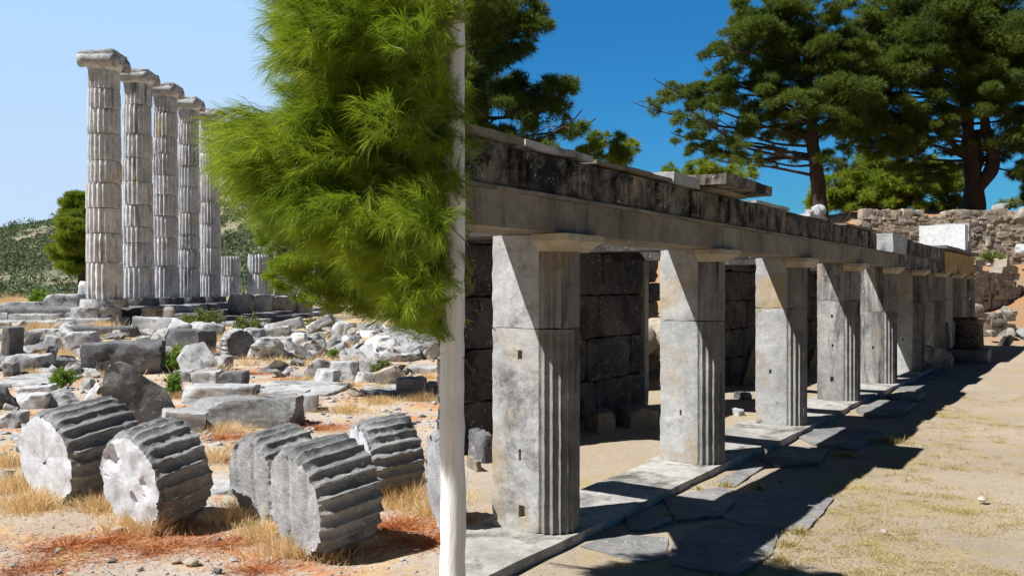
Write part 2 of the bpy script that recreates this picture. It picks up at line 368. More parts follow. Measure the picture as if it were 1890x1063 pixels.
def crown_tufts(blobs, rng, clumps, tufts, per, ln, wd, up=.35):
    """blobs (x,y,z,rx,ry,rz): clumps on the shell and inside, each of many needle tufts"""
    PP, DD = [], []
    for (x, y, z, rx, ry, rz) in blobs:
        c0 = np.array([x, y, z]); rr = np.array([rx, ry, rz])*1.24; nc_ = max(7, int(clumps*(rx*rz)**.5*1.9))
        u = unit(rng.normal(size=(nc_, 3)))*(rng.uniform(.25, 1, size=(nc_, 1))**.45); u[:, 2] += .12
        cc = c0+u*rr; cr_ = rng.uniform(.25, .72, size=nc_)*min(rx, rz)
        for c, r in zip(cc, cr_):
            nt_ = max(8, int(tufts*(r**1.5)*20*rng.uniform(.6, 1.3)))
            v = unit(rng.normal(size=(nt_, 3)))*(rng.uniform(0, 1, size=(nt_, 1))**.5)
            p = c + v*r*np.array([1.25, 1.25, .62]); d = unit(v*.8+unit(c-c0)*.5+np.array([0, 0, up])+rng.normal(size=(nt_, 3))*.35)
            p = np.repeat(p, per, 0); d = np.repeat(d, per, 0); d = unit(d+rng.normal(size=d.shape)*.55)
            PP.append(p); DD.append(d)
    P = np.concatenate(PP); D = np.concatenate(DD)
    return needles(P, D, rng.uniform(.7, 1.2, len(P))*ln, wd, rng, .1, False)
def pine_tree(label, base, trunk, blobs, seed=1, clumps=16, tufts=60, per=7, ln=.28, wd=.028, mat=PINE, group=None, limbr=.06, extra=()):
    rng = np.random.default_rng(seed); rs = random.Random(seed)
    root = link('pine_tree', None, loc=base, label=label, cat='tree', group=group); B = Vector(base)
    path = spline([(Vector(p)-B, r) for p, r in trunk], 7)
    link('trunk', tube(path, BARK, 14, 'trunk', .25, seed), root)
    for ex in extra: link('trunk', tube(spline([(Vector(p)-B, r) for p, r in ex], 6), BARK, 12, 'trunk', .25, seed+5), root)
    for bl in blobs:
        c = Vector(bl[:3])-B; zt_ = path[-1][0].z; cand = [p for p in path if .33*zt_ < p[0].z < c.z-.1] or [p for p in path if p[0].z > .33*zt_][:3]
        sl = rs.uniform(.0, .4); s = min(cand, key=lambda p: .3*(p[0]-c).length+abs((c.z-p[0].z)-sl*Vector((p[0].x-c.x, p[0].y-c.y)).length))
        ll = (c-s[0]).length; mid = s[0].lerp(c, rs.uniform(.4, .6))+Vector((rs.uniform(-.2, .2), rs.uniform(-.2, .2), rs.uniform(-.8, 1.3)))*.16*ll
        r0 = min(s[1]*.4, limbr)*min(1, .45+(s[0]-c).length*.12)
        link('limb', tube(spline([(s[0], r0), (mid, r0*.65), (c, r0*.35), (c+(c-mid)*.35+Vector((0, 0, .15)), .012)], 5), BARK, 7, 'limb', .2, seed), root)
        for _ in range(4):
            d = Vector((rs.gauss(0, 1), rs.gauss(0, 1), rs.gauss(.2, .6))).normalized(); e = c+Vector((d.x*bl[3], d.y*bl[4], d.z*bl[5]))*.8; st = mid.lerp(c, rs.uniform(.2, 1))
            link('twig', tube([(st, r0*.28), (st.lerp(e, .5)+Vector((0, 0, .1)), r0*.2), (e, .008)], TWIG, 5, 'twig'), root)
    V, I, S = crown_tufts([(b_[0]-B.x, b_[1]-B.y, b_[2]-B.z, *b_[3:]) for b_ in blobs], rng, clumps, tufts, per, ln, wd)
    link('crown', npmesh('crown', V, I, S, mat), root)
    return root
def pxblobs(lst, Y, ys=1.0, seed=0):
    """crown lobes listed as photo (x, y, half width, half height) -> world ellipsoids at depth Y"""
    rs = random.Random(seed); out = []
    for q in lst:
        x, y, rx, ry = q[:4]; yy = Y + (q[4] if len(q) > 4 else rs.uniform(-1, 1)*ys)
        p = W(x, y, yy); k = yy/F; out.append((p.x, p.y, p.z, rx*k, (rx+ry)/2*k*1.1, ry*k))
    return out

# ------------------------------------------------------------------ fluted drums and columns
def drum_mesh(r0, r1, h, mat, seed=0, flutes=24, sub=7, rows=10, depth=.035, amp=.01, chip=.03, planes=(), mat2=None, caps=6, hole=0, facegroove=0, name='drum', pits=(), bev=0):
    """fluted drum, z 0..h; r0 bottom radius, r1 top radius; mat2 for end faces"""
    V = []; Fs = []; na_ = flutes*sub; s = seed*3.17
    zs = [0, .012*h+.004] + [h*(i/rows) for i in range(1, rows)] + ([h-bev*.45] if bev and bev*.45 < h/rows*.9 else []) + [h-.012*h-.004, h]; nz = len(zs)
    for j, z in enumerate(zs):
        R_ = r0+(r1-r0)*z/h
        for i in range(na_):
            a = 2*math.pi*i/na_; u = (i % sub)/sub
            fl = 0 if (u == 0 or (sub >= 6 and i % sub == sub-1)) else math.sin(math.pi*((i % sub)/(sub-1 if sub >= 6 else sub)))**.75
            edge = min(z, h-z)
            ca, sa = math.cos(a), math.sin(a)
            e = MN.noise(Vector((ca*4+s, sa*4, (0 if z < h/2 else 7)+s)))*.5+.5+.4*MN.noise(Vector((ca*15+s, sa*15, 3)))
            ch = chip*max(0, e-.35)*max(0, 1-edge/(chip*1.6+1e-6))*1.6
            wob = MN.noise(Vector((ca*7+s, sa*7, z*9/max(r0, .3))))
            arr = (1-fl)*abs(MN.noise(Vector((a*9+s, z*14/max(r0, .3), s))))*amp*1.5
            rr = R_ - depth*fl*(1-.3*max(0, wob)) - ch - arr + amp*.7*wob
            if bev and h-z < bev:
                kb = (1-(h-z)/bev)*(.75+.5*MN.noise(Vector((ca*3+s, sa*3, 9)))); rr -= max(0, kb)*depth*.95*(1-fl)+max(0, kb)*.012
            zz = z + (amp*.9*MN.noise(Vector((ca*3+s, sa*3, z*3))) if (j in (0, 1, nz-2, nz-1)) else 0)
            V.append((rr*ca, rr*sa, zz))
    for j in range(nz-1):
        for i in range(na_):
            a = j*na_+i; b_ = j*na_+(i+1) % na_; Fs.append((a, b_, b_+na_, a+na_))
    nside = len(Fs)
    for top in (0, 1):
        ring = [(nz-1)*na_*top+i for i in range(na_)]
        for k in range(1, caps+1):
            q = 1-k/(caps+.0)
            if k == caps: q = .03
            if hole: q = ([1-.16*(kk+1) for kk in range(caps-3)]+[hole*1.15/r1, hole*.95/r1, .01])[k-1]
            new = []
            for i in range(na_):
                bx, by, bz = V[(nz-1)*na_*top+i]
                # rings lose the fluting towards the middle
                a = 2*math.pi*i/na_; rr = (r1 if top else r0)-depth*.6
                t_ = min(1, (1-q)*4); x = q*(bx*(1-t_)+rr*math.cos(a)*t_); y = q*(by*(1-t_)+rr*math.sin(a)*t_)
                dz = amp*1.1*MN.noise(Vector((x*6+s, y*6, top*5+s)))
                if facegroove: dz -= facegroove*max(0, math.sin(x*26+s+2*MN.noise(Vector((x*2, y*2, s)))))**4
                if hole and math.hypot(x, y) < hole: dz -= .09
                for (px_, py_, pr_, pd_) in (pits if top else ()): dz -= pd_*math.exp(-(((x-px_)**2+(y-py_)**2*.6)/pr_**2*(1+1.1*MN.noise(Vector((x*22, y*22, s)))))**2)
                V.append((x, y, (h if top else 0)+(dz if top else -dz))); new.append(len(V)-1)
            for i in range(na_):
                a, b_, c_, d_ = ring[i], ring[(i+1) % na_], new[(i+1) % na_], new[i]
                Fs.append((a, b_, c_, d_) if top else (d_, c_, b_, a))
            ring = new
        Fs.append(tuple(ring) if top else tuple(ring[::-1]))
    Va = np.array(V, float)
    if planes: Va = clamp_planes(Va, planes); Va = rough(Va, amp, 9, seed) if amp > .006 else Va
    m = pymesh(name, Va, Fs, mat, True, 30)
    if mat2:
        m.materials.append(mat2)
        mi = np.zeros(len(Fs), dtype=np.int32); mi[nside:] = 1
        m.polygons.foreach_set('material_index', mi)
    return m
def drop(o, z=None, sink=.02):
    M = o.matrix_basis; vs = [M@v.co for v in o.data.vertices]; mz_ = min(v.z for v in vs)
    g = z if z is not None else H(o.location.x, o.location.y)
    o.location.z += g-sink-mz_
def fallen_drum(label, px, py_face, Y, Rr, h, az, pitch, mat, mat2, seed, planes=(), hole=0, groove=0, depth=None, sink=.03, flutes=24, chip=.03, amp=.01, roll=0, group='fallen column drums in the foreground', pits=()):
    m = drum_mesh(Rr, Rr, h, mat, seed, flutes, 8, 14, depth or Rr*.080, amp, chip, planes, mat2, 14, hole, groove, 'column_drum', pits, .05)
    d = Vector((math.cos(R(az))*math.cos(R(pitch)), math.sin(R(az))*math.cos(R(pitch)), math.sin(R(pitch))))   # face normal (local +Z)
    o = link('column_drum', m, label=label, cat='column drum', group=group)
    q = d.to_track_quat('Z', 'Y')@Quaternion((0, 0, 1), R(roll)); o.rotation_mode = 'QUATERNION'; o.rotation_quaternion = q
    fc = W(px, py_face, Y); o.location = fc - d*h; o.rotation_mode = 'XYZ'; o.rotation_euler = q.to_euler(); bpy.context.view_layer.update()
    drop(o, GZ, sink); return o
fallen_drum('fallen fluted drum with a broad white broken face and a small dowel hole', 82, 845, 6.65, .39, .60, -122, -7, DRUM, DRUMPALE, 3, [((-.6, .7, .55), .62)], hole=.024)
fallen_drum('fallen fluted drum with a jagged white bitten edge beside a tall straw tuft', 238, 888, 5.95, .375, .41, -124, -9, DRUM, DRUMPALE, 5, [((-.9, -.1, .55), .50), ((-.4, .9, .9), .50), ((.1, -1, .5), .46)], amp=.012, pits=((.03, -.10, .022, .06), (.17, .03, .028, .05), (-.16, .18, .06, .05)))
fallen_drum('grey fluted drum tucked behind the frontmost drum of the middle pair', 464, 880, 6.2, .335, .42, -132, -8, DRUM, DRUMMID, 8, groove=.012, amp=.010, chip=.03)
fallen_drum('frontmost fallen drum with grooved grey face and deep scalloped flutes', 540, 920, 5.38, .362, .44, -136, -7, DRUM, DRUMMID, 11, groove=.014, amp=.010, chip=.03, depth=.036)
fallen_drum('fallen drum with a white streaked face behind orange grass by the added white trunk', 664, 838, 6.85, .335, .42, -150, -6, DRUM, DRUMPALE, 14, groove=.016, amp=.014, chip=.035, depth=.034)
fallen_drum('fallen drum slice cut off by the added white trunk at the near right', 806, 862, 6.0, .365, .10, -160, -4, DRUM, DRUMMID, 17, groove=.014, amp=.012, chip=.04)
fallen_drum('short fluted drum standing on its rim in front of the temple platform', 444, 628, 20.4, .37, .42, -52, 0, GREY, DARK, 21, amp=.01, flutes=22, group='single drum on its rim', sink=.02)

PLZ = 1.12
def column(label, cx, Y, ytop_cap, ycap, joints, ybase, w0, w1, seed, cap=True):
    k = Y/F; X = (cx-945)*k; base = Vector((X, Y, CAMZ-(ybase-531.5)*k))
    root = link('temple_column', None, loc=base, label=label, cat='column', group='standing temple columns' if cap else 'broken column stumps beside the tall columns')
    z_ = lambda y: (ybase-y)*k
    zs = [z_(y) for y in joints]         # from base up
    rs = random.Random(seed); ztop = z_(ycap)
    for i, (a, b_) in enumerate(zip(zs, zs[1:])):
        r0 = (w0+(w1-w0)*a/ztop)*k/2; r1 = (w0+(w1-w0)*b_/ztop)*k/2; j = rs.uniform(.985, 1.015)
        m = drum_mesh(r0*j, r1*j, b_-a-.025, COLUMN, seed*20+i, 20, 6, 6, .085, .012, .07, caps=2)
        link('drum', m, root, loc=(rs.uniform(-.02, .02), rs.uniform(-.02, .02), a+.012), rot=rs.uniform(0, 6.28))
    if cap:
        # Ionic capital: bolster of two scroll rolls, neck ring and broken abacus
        r = w1*k/2; hc = z_(ytop_cap)-ztop
        Vv = []; Ff = []; nseg = 26; nx = 15
        m = drum_mesh(r*1.0, r*1.2, hc*.40, COLUMN, seed+60, 24, 3, 3, .01, .012, .03, caps=2); link('echinus', m, root, loc=(0, 0, ztop-.02))
        for sy_ in (-1, 1):
            path = []
            for t_ in range(9):
                u = -1+2*t_/8; path.append((Vector((u*r*1.2, sy_*r*.95, ztop+hc*.46)), hc*(.37+.03*abs(u)**2)))
            mm = tube(path, MARBLE, 16, 'volute', .22, seed+sy_); link('volute', mm, root)
        link('abacus', block(r*2.4, r*2.5, hc*.66, MARBLE, seed+80, 12, 6, .4, .022), root, loc=(0, 0, ztop+hc*.33), rot=(0, R([2, -4, 3, 0, 1][seed % 5]), 0))
    return root
cols = [
 ('nearest and tallest standing Ionic column, leftmost of the row', 192.5, 37.0, 101, 132, [552, 485, 432, 386, 340, 299, 250, 205, 168, 132], 552, 65, 55),
 ('second standing column from the left, with an orange stain near its top', 254, 40.1, 133, 157, [550, 494, 450, 420, 380, 337, 294, 250, 197, 157], 550, 57, 49),
 ('third standing column of the row, shorter blocky capital', 305, 42.8, 158, 181, [549, 491, 440, 400, 362, 326, 286, 255, 210, 181], 549, 49, 42),
 ('fourth standing column, its capital half behind the pine branch tip', 348, 45.8, 183, 205, [549, 496, 461, 435, 394, 347, 308, 270, 230, 205], 549, 42.5, 37),
 ('farthest standing column, its top hidden behind the pine branch', 387.5, 48.8, 204, 224, [548, 507, 458, 415, 375, 325, 284, 250, 224], 548, 38.5, 35)]
for i, c_ in enumerate(cols): column(*c_, seed=i+1)
column('two-drum column stump right of the farthest tall column', 426, 51.5, 0, 473, [547, 509, 473], 547, 38, 37, 31, False)
column('column stump standing on big blocks, left of the two half-hidden ones', 477, 52.2, 0, 470, [545, 504, 470], 545, 41, 38, 32, False)
column('column stump mostly hidden behind the hanging pine foliage', 523, 53.5, 0, 455, [546, 505, 455], 546, 36, 35, 33, False)
column('short leaning column stump lowest at the right end of the platform', 563, 44, 0, 548, [578, 548], 578, 28, 26, 34, False)

# ------------------------------------------------------------------ temple platform and courses of masonry
def px_block(name, label, x0, x1, yt, yb, mat, dp=None, yaw=0, tilt=0, seed=0, cat='stone block', group=None, n=9, chips=5, chip=.2, amp=None, zb=None, Y=None, pitch=0, sink=.03):
    """a block whose base stands at photo row yb and spans x0..x1, built at its true place and size"""
    if Y is None: Y = (CAMZ-(GZ if zb is None else zb))*F/(yb-531.5)
    k = Y/F; wd = (x1-x0)*k; ht = (yb-yt)*k; dp = dp or max(.35*wd, .6*ht)
    z = GZ if zb is None else zb
    if amp is None: amp = min(.035, .035*min(wd, ht, dp)+.004)
    cy = math.cos(R(yaw)); sy = abs(math.sin(R(yaw))); wl = max(.3*wd, (wd-dp*sy)/max(cy, .3)) if yaw else wd
    m = block(wl, dp, ht*1.02, mat, seed, n, chips, chip, amp, name=name)
    Yc = Y+dp*.5
    o = link(name, m, loc=(((x0+x1)/2-945)/F*Yc if Y < 12 else ((x0+x1)/2-945)*k, Yc, z-sink), rot=(R(pitch), R(tilt), R(yaw)), label=label, cat=cat, group=group)
    return o
pf = link('temple_platform', None, loc=(-17, 40, 0), label='stepped dark stone platform carrying the row of tall columns', cat='temple platform')
def pblock(x0, x1, y0, y1, z0, z1, mat, seed, nm='step_course'):
    o = link(nm, block(x1-x0, y1-y0, z1-z0, mat, seed, 12, 4, .12, .02, name=nm), pf, loc=((x0+x1)/2+17, (y0+y1)/2-40, z0)); return o
rs = random.Random(5)
# foundation of the platform and three steps descending on its right side
pblock(-24.5, -15.2, 38.0, 60, -.1, PLZ-.32, DARK, 1, 'foundation')
for i, (dx, zt) in enumerate([(0, .80), (1.0, .55), (2.0, .32), (3.0, .12)]):
    x = -16.0+dx
    for j in range(5):
        y0 = 37.2+j*4.4+rs.uniform(-.1, .1)
        pblock(x, x+1.45, y0, y0+4.3, -.1, zt+rs.uniform(-.03, .03), DARK if (i+j) % 3 else GREY, 10+i*7+j)
# plinths and moulded bases of the columns
def ring_base(x, y, r, z0, z1, mat, seed):
    o = link('column_base', drum_mesh(r, r*.96, z1-z0, mat, seed, 18, 4, 4, .004, .02, .09, caps=2), pf, loc=(x+17, y-40, z0))
ring_base(-17.4, 37.0, .98, .76, PLZ, GREY, 3); ring_base(-17.3, 40.1, .95, .72, PLZ, DARK, 4)
ring_base(-17.1, 42.8, .9, .66, PLZ, DARK, 5); ring_base(-17.1, 45.8, .9, .66, PLZ, DARK, 6); ring_base(-17.0, 48.8, .9, .66, PLZ, DARK, 7)
ring_base(-17.5, 36.5, 1.0, .32, .78, GREY, 8)
pblock(-18.7, -16.5, 35.4, 37.6, -.1, .36, MARBLE, 90, 'plinth')
pblock(-16.6, -14.6, 38.4, 40.9, -.1, .74, DARK, 91, 'plinth')
for i, x in enumerate((-26.9, -24.3, -21.9, -19.6)):
    pblock(x, x+2.25, 37.6+.3*(i % 2), 39.5, -.1, .48+.05*(i % 2), GREY, 95+i, 'step_course')
for i, x in enumerate((-28, -25.2, -22.6, -20.3)):
    pblock(x, x+2.6, 35.7, 37.4, -.12, .22, MARBLE if i % 2 else GREY, 105+i, 'step_course')

Bk = [  # label, x0,x1,ytop,ybase, material, depth, yaw, tilt, extra
 ('long low wall block at the far left edge behind the steps', 0, 72, 545, 566, GREY, 1.0, 0, 0, dict(Y=39.8, zb=.45)),
 ('big grey cut block left of the tallest column, its face cracked', 75, 143, 531, 566, GREY, 1.3, 4, 0, dict(Y=39.5, zb=.45)),
 ('pale upright stone just left of the tallest column', 142, 160, 501, 540, WHITE, .5, 0, 3, dict(Y=41.5, zb=.9)),
 ('long pale course block under the cracked grey block', 46, 143, 566, 581, MARBLE, .8, 0, 0, dict(Y=38.3, zb=.2)),
 ('grey stone end piece left of the long pale course block', 0, 44, 567, 583, GREY, .8, 0, 0, dict(Y=38.2, zb=.1)),
 ('long flat slab with a dark weathered front below the plinth', 93, 238, 603, 623, DARK, 1.2, 1, 0, {}),
 ('low grey slab left of the long dark-fronted slab', 50, 104, 607, 626, MARBLE, .9, -3, 0, {}),
 ('carved beam with a row of small teeth, one pale end toward the plinth', 239, 322, 586, 621, MARBLE, .7, -6, 3, dict(chip=.1)),
 ('pointed shard leaning against the carved toothed beam', 288, 333, 588, 642, MARBLE, .35, 20, 24, dict(chip=.5)),
 ('thick layered dark block below the leaning shard', 299, 380, 609, 655, DARK, .9, -12, 3, {}),
 ('sloping grey rock right of the toothed beam', 330, 404, 596, 628, GREY, .9, 10, 8, dict(chip=.5)),
 ('huge dark block with a sunlit left end, behind the upright slab', 131, 288, 632, 692, DARK, 1.0, 14, -1, dict(chip=.25, n=14)),
 ('dark standing fragment at the far left edge of the rubble', 0, 15, 603, 664, DARK, .6, 0, 4, {}),
 ('angular grey chunk with a tilted pointed top at the left', 16, 76, 607, 652, GREY, .8, 20, 12, dict(chip=.8, chips=7)),
 ('flat-topped grey block lying at the left below the pointed chunk', 0, 72, 655, 690, GREY, .7, 6, 0, {}),
 ('dark tilted lump resting at the right end of the flat-topped grey block', 62, 90, 637, 683, DARK, .4, 20, 14, dict(chip=.7)),
 ('small dark cube-like stone at the left edge beside the path', 0, 23, 668, 696, DRUM, .35, 10, 0, {}),
 ('pale angular chunk with three slanting facets right of the pointed chunk', 76, 114, 620, 652, MARBLE, .6, 0, 9, dict(chip=.8, chips=8)),
 ('pale rounded block with straw growing before it', 113, 168, 613, 652, MARBLE, .7, 8, 0, {}),
 ('leaning dark shard at the left edge above the white-faced drum', 0, 38, 706, 758, DRUM, .25, 18, -32, dict(chip=.6)),
 ('pale rock with a brown hollow left of the white-faced drum', 26, 94, 726, 756, MARBLE, .4, 10, 0, dict(chip=.6)),
 ('light grey wedge right of the stone with the brown hollow', 88, 132, 716, 752, GREY, .4, -10, -6, dict(chip=.7)),
 ('pale broken lump between the round bush and the upright slab', 128, 182, 711, 747, MARBLE, .4, 14, 0, dict(chip=.8, chips=8)),
 ('small pale knob standing behind the pale broken lump', 140, 166, 697, 720, GREY, .3, 0, 0, dict(chip=.5)),
 ('tiny dark pointed stone on the bare path at the left', 54, 74, 704, 727, DARK, .2, 0, 10, dict(chip=.7)),
 ('rough grey boulder at the left edge beside the white-faced drum', 0, 42, 760, 790, GREY, .35, 0, 0, dict(chip=.5)),
 ('sloping pale slab lying on the path at the left', 20, 90, 712, 730, MARBLE, .5, 15, -4, {}),
 ('rounded boulder right of the round green bush', 380, 418, 657, 684, GREY, .5, 0, 0, dict(chip=.7)),
 ('left one of three squared stones in a row behind the flat lichen slab', 314, 350, 683, 706, GREY, .5, 4, 0, {}),
 ('middle squared stone of the row behind the flat lichen slab', 348, 402, 684, 711, GREY, .5, -3, 0, {}),
 ('dark rounded end stone of the row behind the flat lichen slab', 403, 448, 685, 714, DARK, .5, 0, 0, dict(chip=.5)),
 ('flat slab crusted with white lichen behind the long dark beam', 328, 466, 712, 744, MARBLE, .6, 3, 0, dict(chip=.4, n=13)),
 ('small upright grey stone at the right end of the lichen slab', 450, 470, 719, 738, GREY, .3, 0, 0, {}),
 ('long dark rounded beam lying across the middle ground', 342, 560, 736, 792, DRUM, .55, -4, -2, dict(chip=.5, n=16, chips=8)),
 ('grey wedge block with a flat top at the right end of the long dark beam', 545, 592, 727, 762, GREY, .45, 10, 0, dict(chip=.4)),
 ('thin grey slab lying behind the long dark beam', 470, 560, 722, 742, GREY, .5, 0, 0, {}),
 ('smooth grey block with a faceted end behind the straw-tufted drum', 292, 388, 757, 802, GREY, .4, 12, 5, dict(chip=.5)),
 ('flat grey block left of the bright white block', 471, 531, 623, 646, GREY, .9, 2, 0, {}),
 ('bright white squared block with a brown right side', 532, 568, 615, 648, WHITE, .5, 14, 0, dict(chip=.3)),
 ('pale upright stone tapering to the top, right of the white block', 606, 634, 594, 630, MARBLE, .4, 0, 12, dict(chip=.5)),
 ('thin slab propped at a slant under the pine foliage', 566, 617, 584, 600, GREY, .6, 0, -28, dict(chip=.3, Y=30, zb=.25)),
 ('grey fluted fragment under the slanting propped slab', 596, 616, 594, 613, GREY, .5, 0, 0, {}),
 ('large bright lichen-crusted boulder in the right rubble heap', 661, 724, 621, 657, WHITE, .7, 10, 0, dict(chip=.6)),
 ('small white stone above the large bright boulder', 664, 698, 609, 623, WHITE, .4, 0, 0, dict(chip=.6)),
 ('white rounded stone in the middle of the right rubble heap', 690, 716, 600, 620, WHITE, .4, 0, 0, dict(chip=.7)),
 ('grey wedge on the crest of the right rubble heap', 728, 750, 596, 614, MARBLE, .4, 0, -14, dict(chip=.5)),
 ('brownish stone right of the crest wedge', 744, 772, 601, 617, BROWN, .4, 0, 0, dict(chip=.7)),
 ('stone with stepped courses below the lowest pine needles', 764, 846, 600, 618, GREY, .9, 0, 0, dict(Y=24, zb=.45)),
 ('broad base stone under the stepped one at the right', 764, 850, 617, 647, GREY, .9, 0, 0, {}),
 ('grey block leaning left in the middle heap of the path', 541, 598, 659, 702, GREY, .5, 24, 14, dict(chip=.6)),
 ('pale faceted block in front of the middle heap', 571, 626, 680, 709, MARBLE, .4, -14, 4, dict(chip=.5)),
 ('speckled grey block topping the middle heap', 601, 664, 667, 704, MARBLE, .5, 16, 0, dict(chip=.4)),
 ('small pointed grey stone at the back of the middle heap', 633, 658, 657, 676, GREY, .3, 0, 10, dict(chip=.8)),
 ('rounded pale stone at the right foot of the middle heap', 650, 692, 686, 706, MARBLE, .35, 0, 0, dict(chip=.7)),
 ('brown-grey slab leaning up to the right by the low bush', 696, 756, 675, 713, BROWN, .3, 10, -22, dict(chip=.5)),
 ('squared block with a hollow dark front at the right', 727, 786, 697, 731, GREY, .5, 4, 0, {}),
 ('dark block at the right beside the added white trunk', 784, 846, 706, 731, GREY, .5, 0, 0, {}),
 ('flat grey slab behind the two right-hand blocks', 750, 806, 676, 690, GREY, .7, 0, 0, {}),
 ('big pale foundation block at the foot of the two-drum stump', 417, 463, 543, 575, GREY, 1.2, 3, 0, dict(Y=42, zb=.45)),
 ('big pale foundation block under the second stump', 464, 500, 544, 573, MARBLE, 1.2, -3, 0, dict(Y=42.5, zb=.5)),
 ('foundation block under the half-hidden stump', 502, 540, 546, 572, GREY, 1.2, 0, 0, dict(Y=43, zb=.5)),
 ('long slab slanting down below the platform steps', 486, 558, 592, 612, MARBLE, .7, 4, -13, dict(Y=30, zb=.1, chip=.3)),
 ('second slanting slab below the platform steps, darker and lower', 470, 535, 603, 622, GREY, .7, 10, -9, dict(Y=28, zb=.0, chip=.4)),
 ('thick grey slab under the scraggly bush', 436, 482, 606, 634, GREY, .8, -8, 5, dict(chip=.4)),
]
for i, (lb, x0, x1, yt, yb, mt, dp, yaw, tilt, kw) in enumerate(Bk):
    kw = dict(kw); px_block('stone_block', lb, x0, x1, yt, yb, mt, dp, yaw, tilt, seed=i+200, **kw)
# upright dark slab
k = 10.1/F
pts = [((x-262)*k, (784-y)*k) for x, y in [(196, 782), (193, 742), (192, 705), (196, 672), (206, 656), (222, 652), (240, 658), (252, 672), (272, 688), (292, 700), (306, 722), (318, 742), (327, 762), (332, 784)]]
o = link('standing_stone', outline_slab(pts, .30, DARKS, 4, .02, 'standing_stone', step=.05), loc=((262-945)/F*10.2, 10.25, GZ-.03), rot=(R(-6), 0, R(26)), label='tall dark upright slab with rounded top and white-flecked face', cat='stone slab')
# loose fragments and pebbles
rs = random.Random(77)
protoB = [boulder(1, m_, 300+i, 3, 13, .05, (1.15, .85, .75), 'rubble_stone', .28, .75) for i, m_ in enumerate((GREY, MARBLE, GREY, BROWN, MARBLE, DRUM))]
protoC = [block(1.6, 1.2, .8, m_, 320+i, 7, 8, .6, .03, name='rubble_stone') for i, m_ in enumerate((GREY, MARBLE, DRUM, MARBLE))]
def scatter(n, f, size, label, group, protos, cat='stone', name='rubble_stone', sink=.25):
    for i in range(n):
        p = f(); s = rs.uniform(*size)
        pr_ = rs.choice(protos+[p_ for p_ in protos if p_ in protoC and len(protos) > 8]); lb_ = label
        if '{' in label:
            mn = pr_.materials[0].name; px_ = 945+p.x/p.y*F
            lb_ = label.format(kind={'grey_marble': 'grey', 'pale_marble': 'pale', 'grey_brown_rubble': 'brownish', 'brown_rubble_stone': 'brown', 'weathered_grey_marble': 'dark grey'}.get(mn, 'grey')+(' angular' if pr_ in protoC else ' rounded'),
                size='large' if s > (size[0]+size[1])/2 else 'small', side='left' if px_ < 150 else 'middle' if px_ < 430 else 'right')
        o = link(name, pr_, loc=(p.x, p.y, H(p.x, p.y)-s*sink*.4), rot=(rs.uniform(-.2, .2), rs.uniform(-.2, .2), rs.uniform(0, 6.3)), scale=(s*rs.uniform(.8, 1.2), s*rs.uniform(.7, 1.1), s*rs.uniform(.7, 1.1)), label=lb_, cat=cat, group=group)
scatter(140, lambda: G(rs.uniform(0, 830), 606+rs.random()**1.2*58), (.2, .52), '{size} {kind} marble fragment in the {side} of the rubble before the platform', 'marble fragments in the rubble field', protoB+protoC)
scatter(50, lambda: G(rs.uniform(590, 835), rs.uniform(604, 662)), (.2, .55), '{size} {kind} stone in the loose heap under the hanging pine foliage', 'stones of the heap under the pine', protoB)
scatter(30, lambda: G(rs.choice((rs.uniform(0, 190), rs.uniform(480, 830))), rs.uniform(655, 745)), (.05, .16), '{size} {kind} stone on the dusty {side} middle ground', 'small stones in the middle distance', protoB)
scatter(24, lambda: G(rs.choice((rs.uniform(0, 60), rs.uniform(0, 60), rs.uniform(380, 480))), rs.uniform(745, 900)), (.03, .13), '{size} {kind} stone lying beside the fallen drums', 'small stones beside the drums', protoB+protoC)
scatter(30, lambda: G(rs.uniform(0, 700), rs.uniform(940, 1062)), (.008, .035), '{size} {kind} loose stone on the {side} of the dusty foreground', 'loose stones on the foreground', protoB, name='pebble')
for lb, x, y, s in [('pinkish stone on the dust in front of the straw-tufted drum', 220, 985, .045), ('flat pink stone nearest the bottom edge, right of its twin', 354, 1044, .045), ('flat pink stone nearest the bottom edge, left of its twin', 325, 1040, .03)]:
    p = G(x, y); link('loose_stone', boulder(s, BROWN, int(x), 3, 9, .05, (1.2, .8, .6)), loc=p, label=lb, cat='stone')
protoD = [block(1.9, 1.2, .38, m_, 340+i, 9, 11, 1.1, .03, name='marble_shard', rnd=.02) for i, m_ in enumerate((GREY, DRUM, GREY, MARBLE, DARKS))]
for i in range(120):
    p = G(rs.uniform(0, 835), 604+rs.random()**1.2*92); s = rs.uniform(.22, .55)*(1-.35*(p.y < 17)); pr_ = rs.choice(protoD); px_ = 945+p.x/p.y*F; tl = rs.uniform(-.75, .75)
    link('marble_shard', pr_, loc=(p.x, p.y, H(p.x, p.y)-s*.12+abs(tl)*s*.35), rot=(rs.uniform(-.35, .35), tl, rs.uniform(0, 6.3)), scale=s,
         label='%s %s broken slab %s in the %s of the rubble field' % ('large' if s > .38 else 'small', {'grey_marble': 'grey', 'pale_marble': 'pale', 'weathered_grey_marble': 'dark grey', 'speckled_dark_marble': 'black speckled'}[pr_.materials[0].name], 'tilted up' if abs(tl) > .35 else 'lying flat', 'left' if px_ < 150 else 'middle' if px_ < 430 else 'right'), cat='stone slab', group='broken slabs in the rubble field')
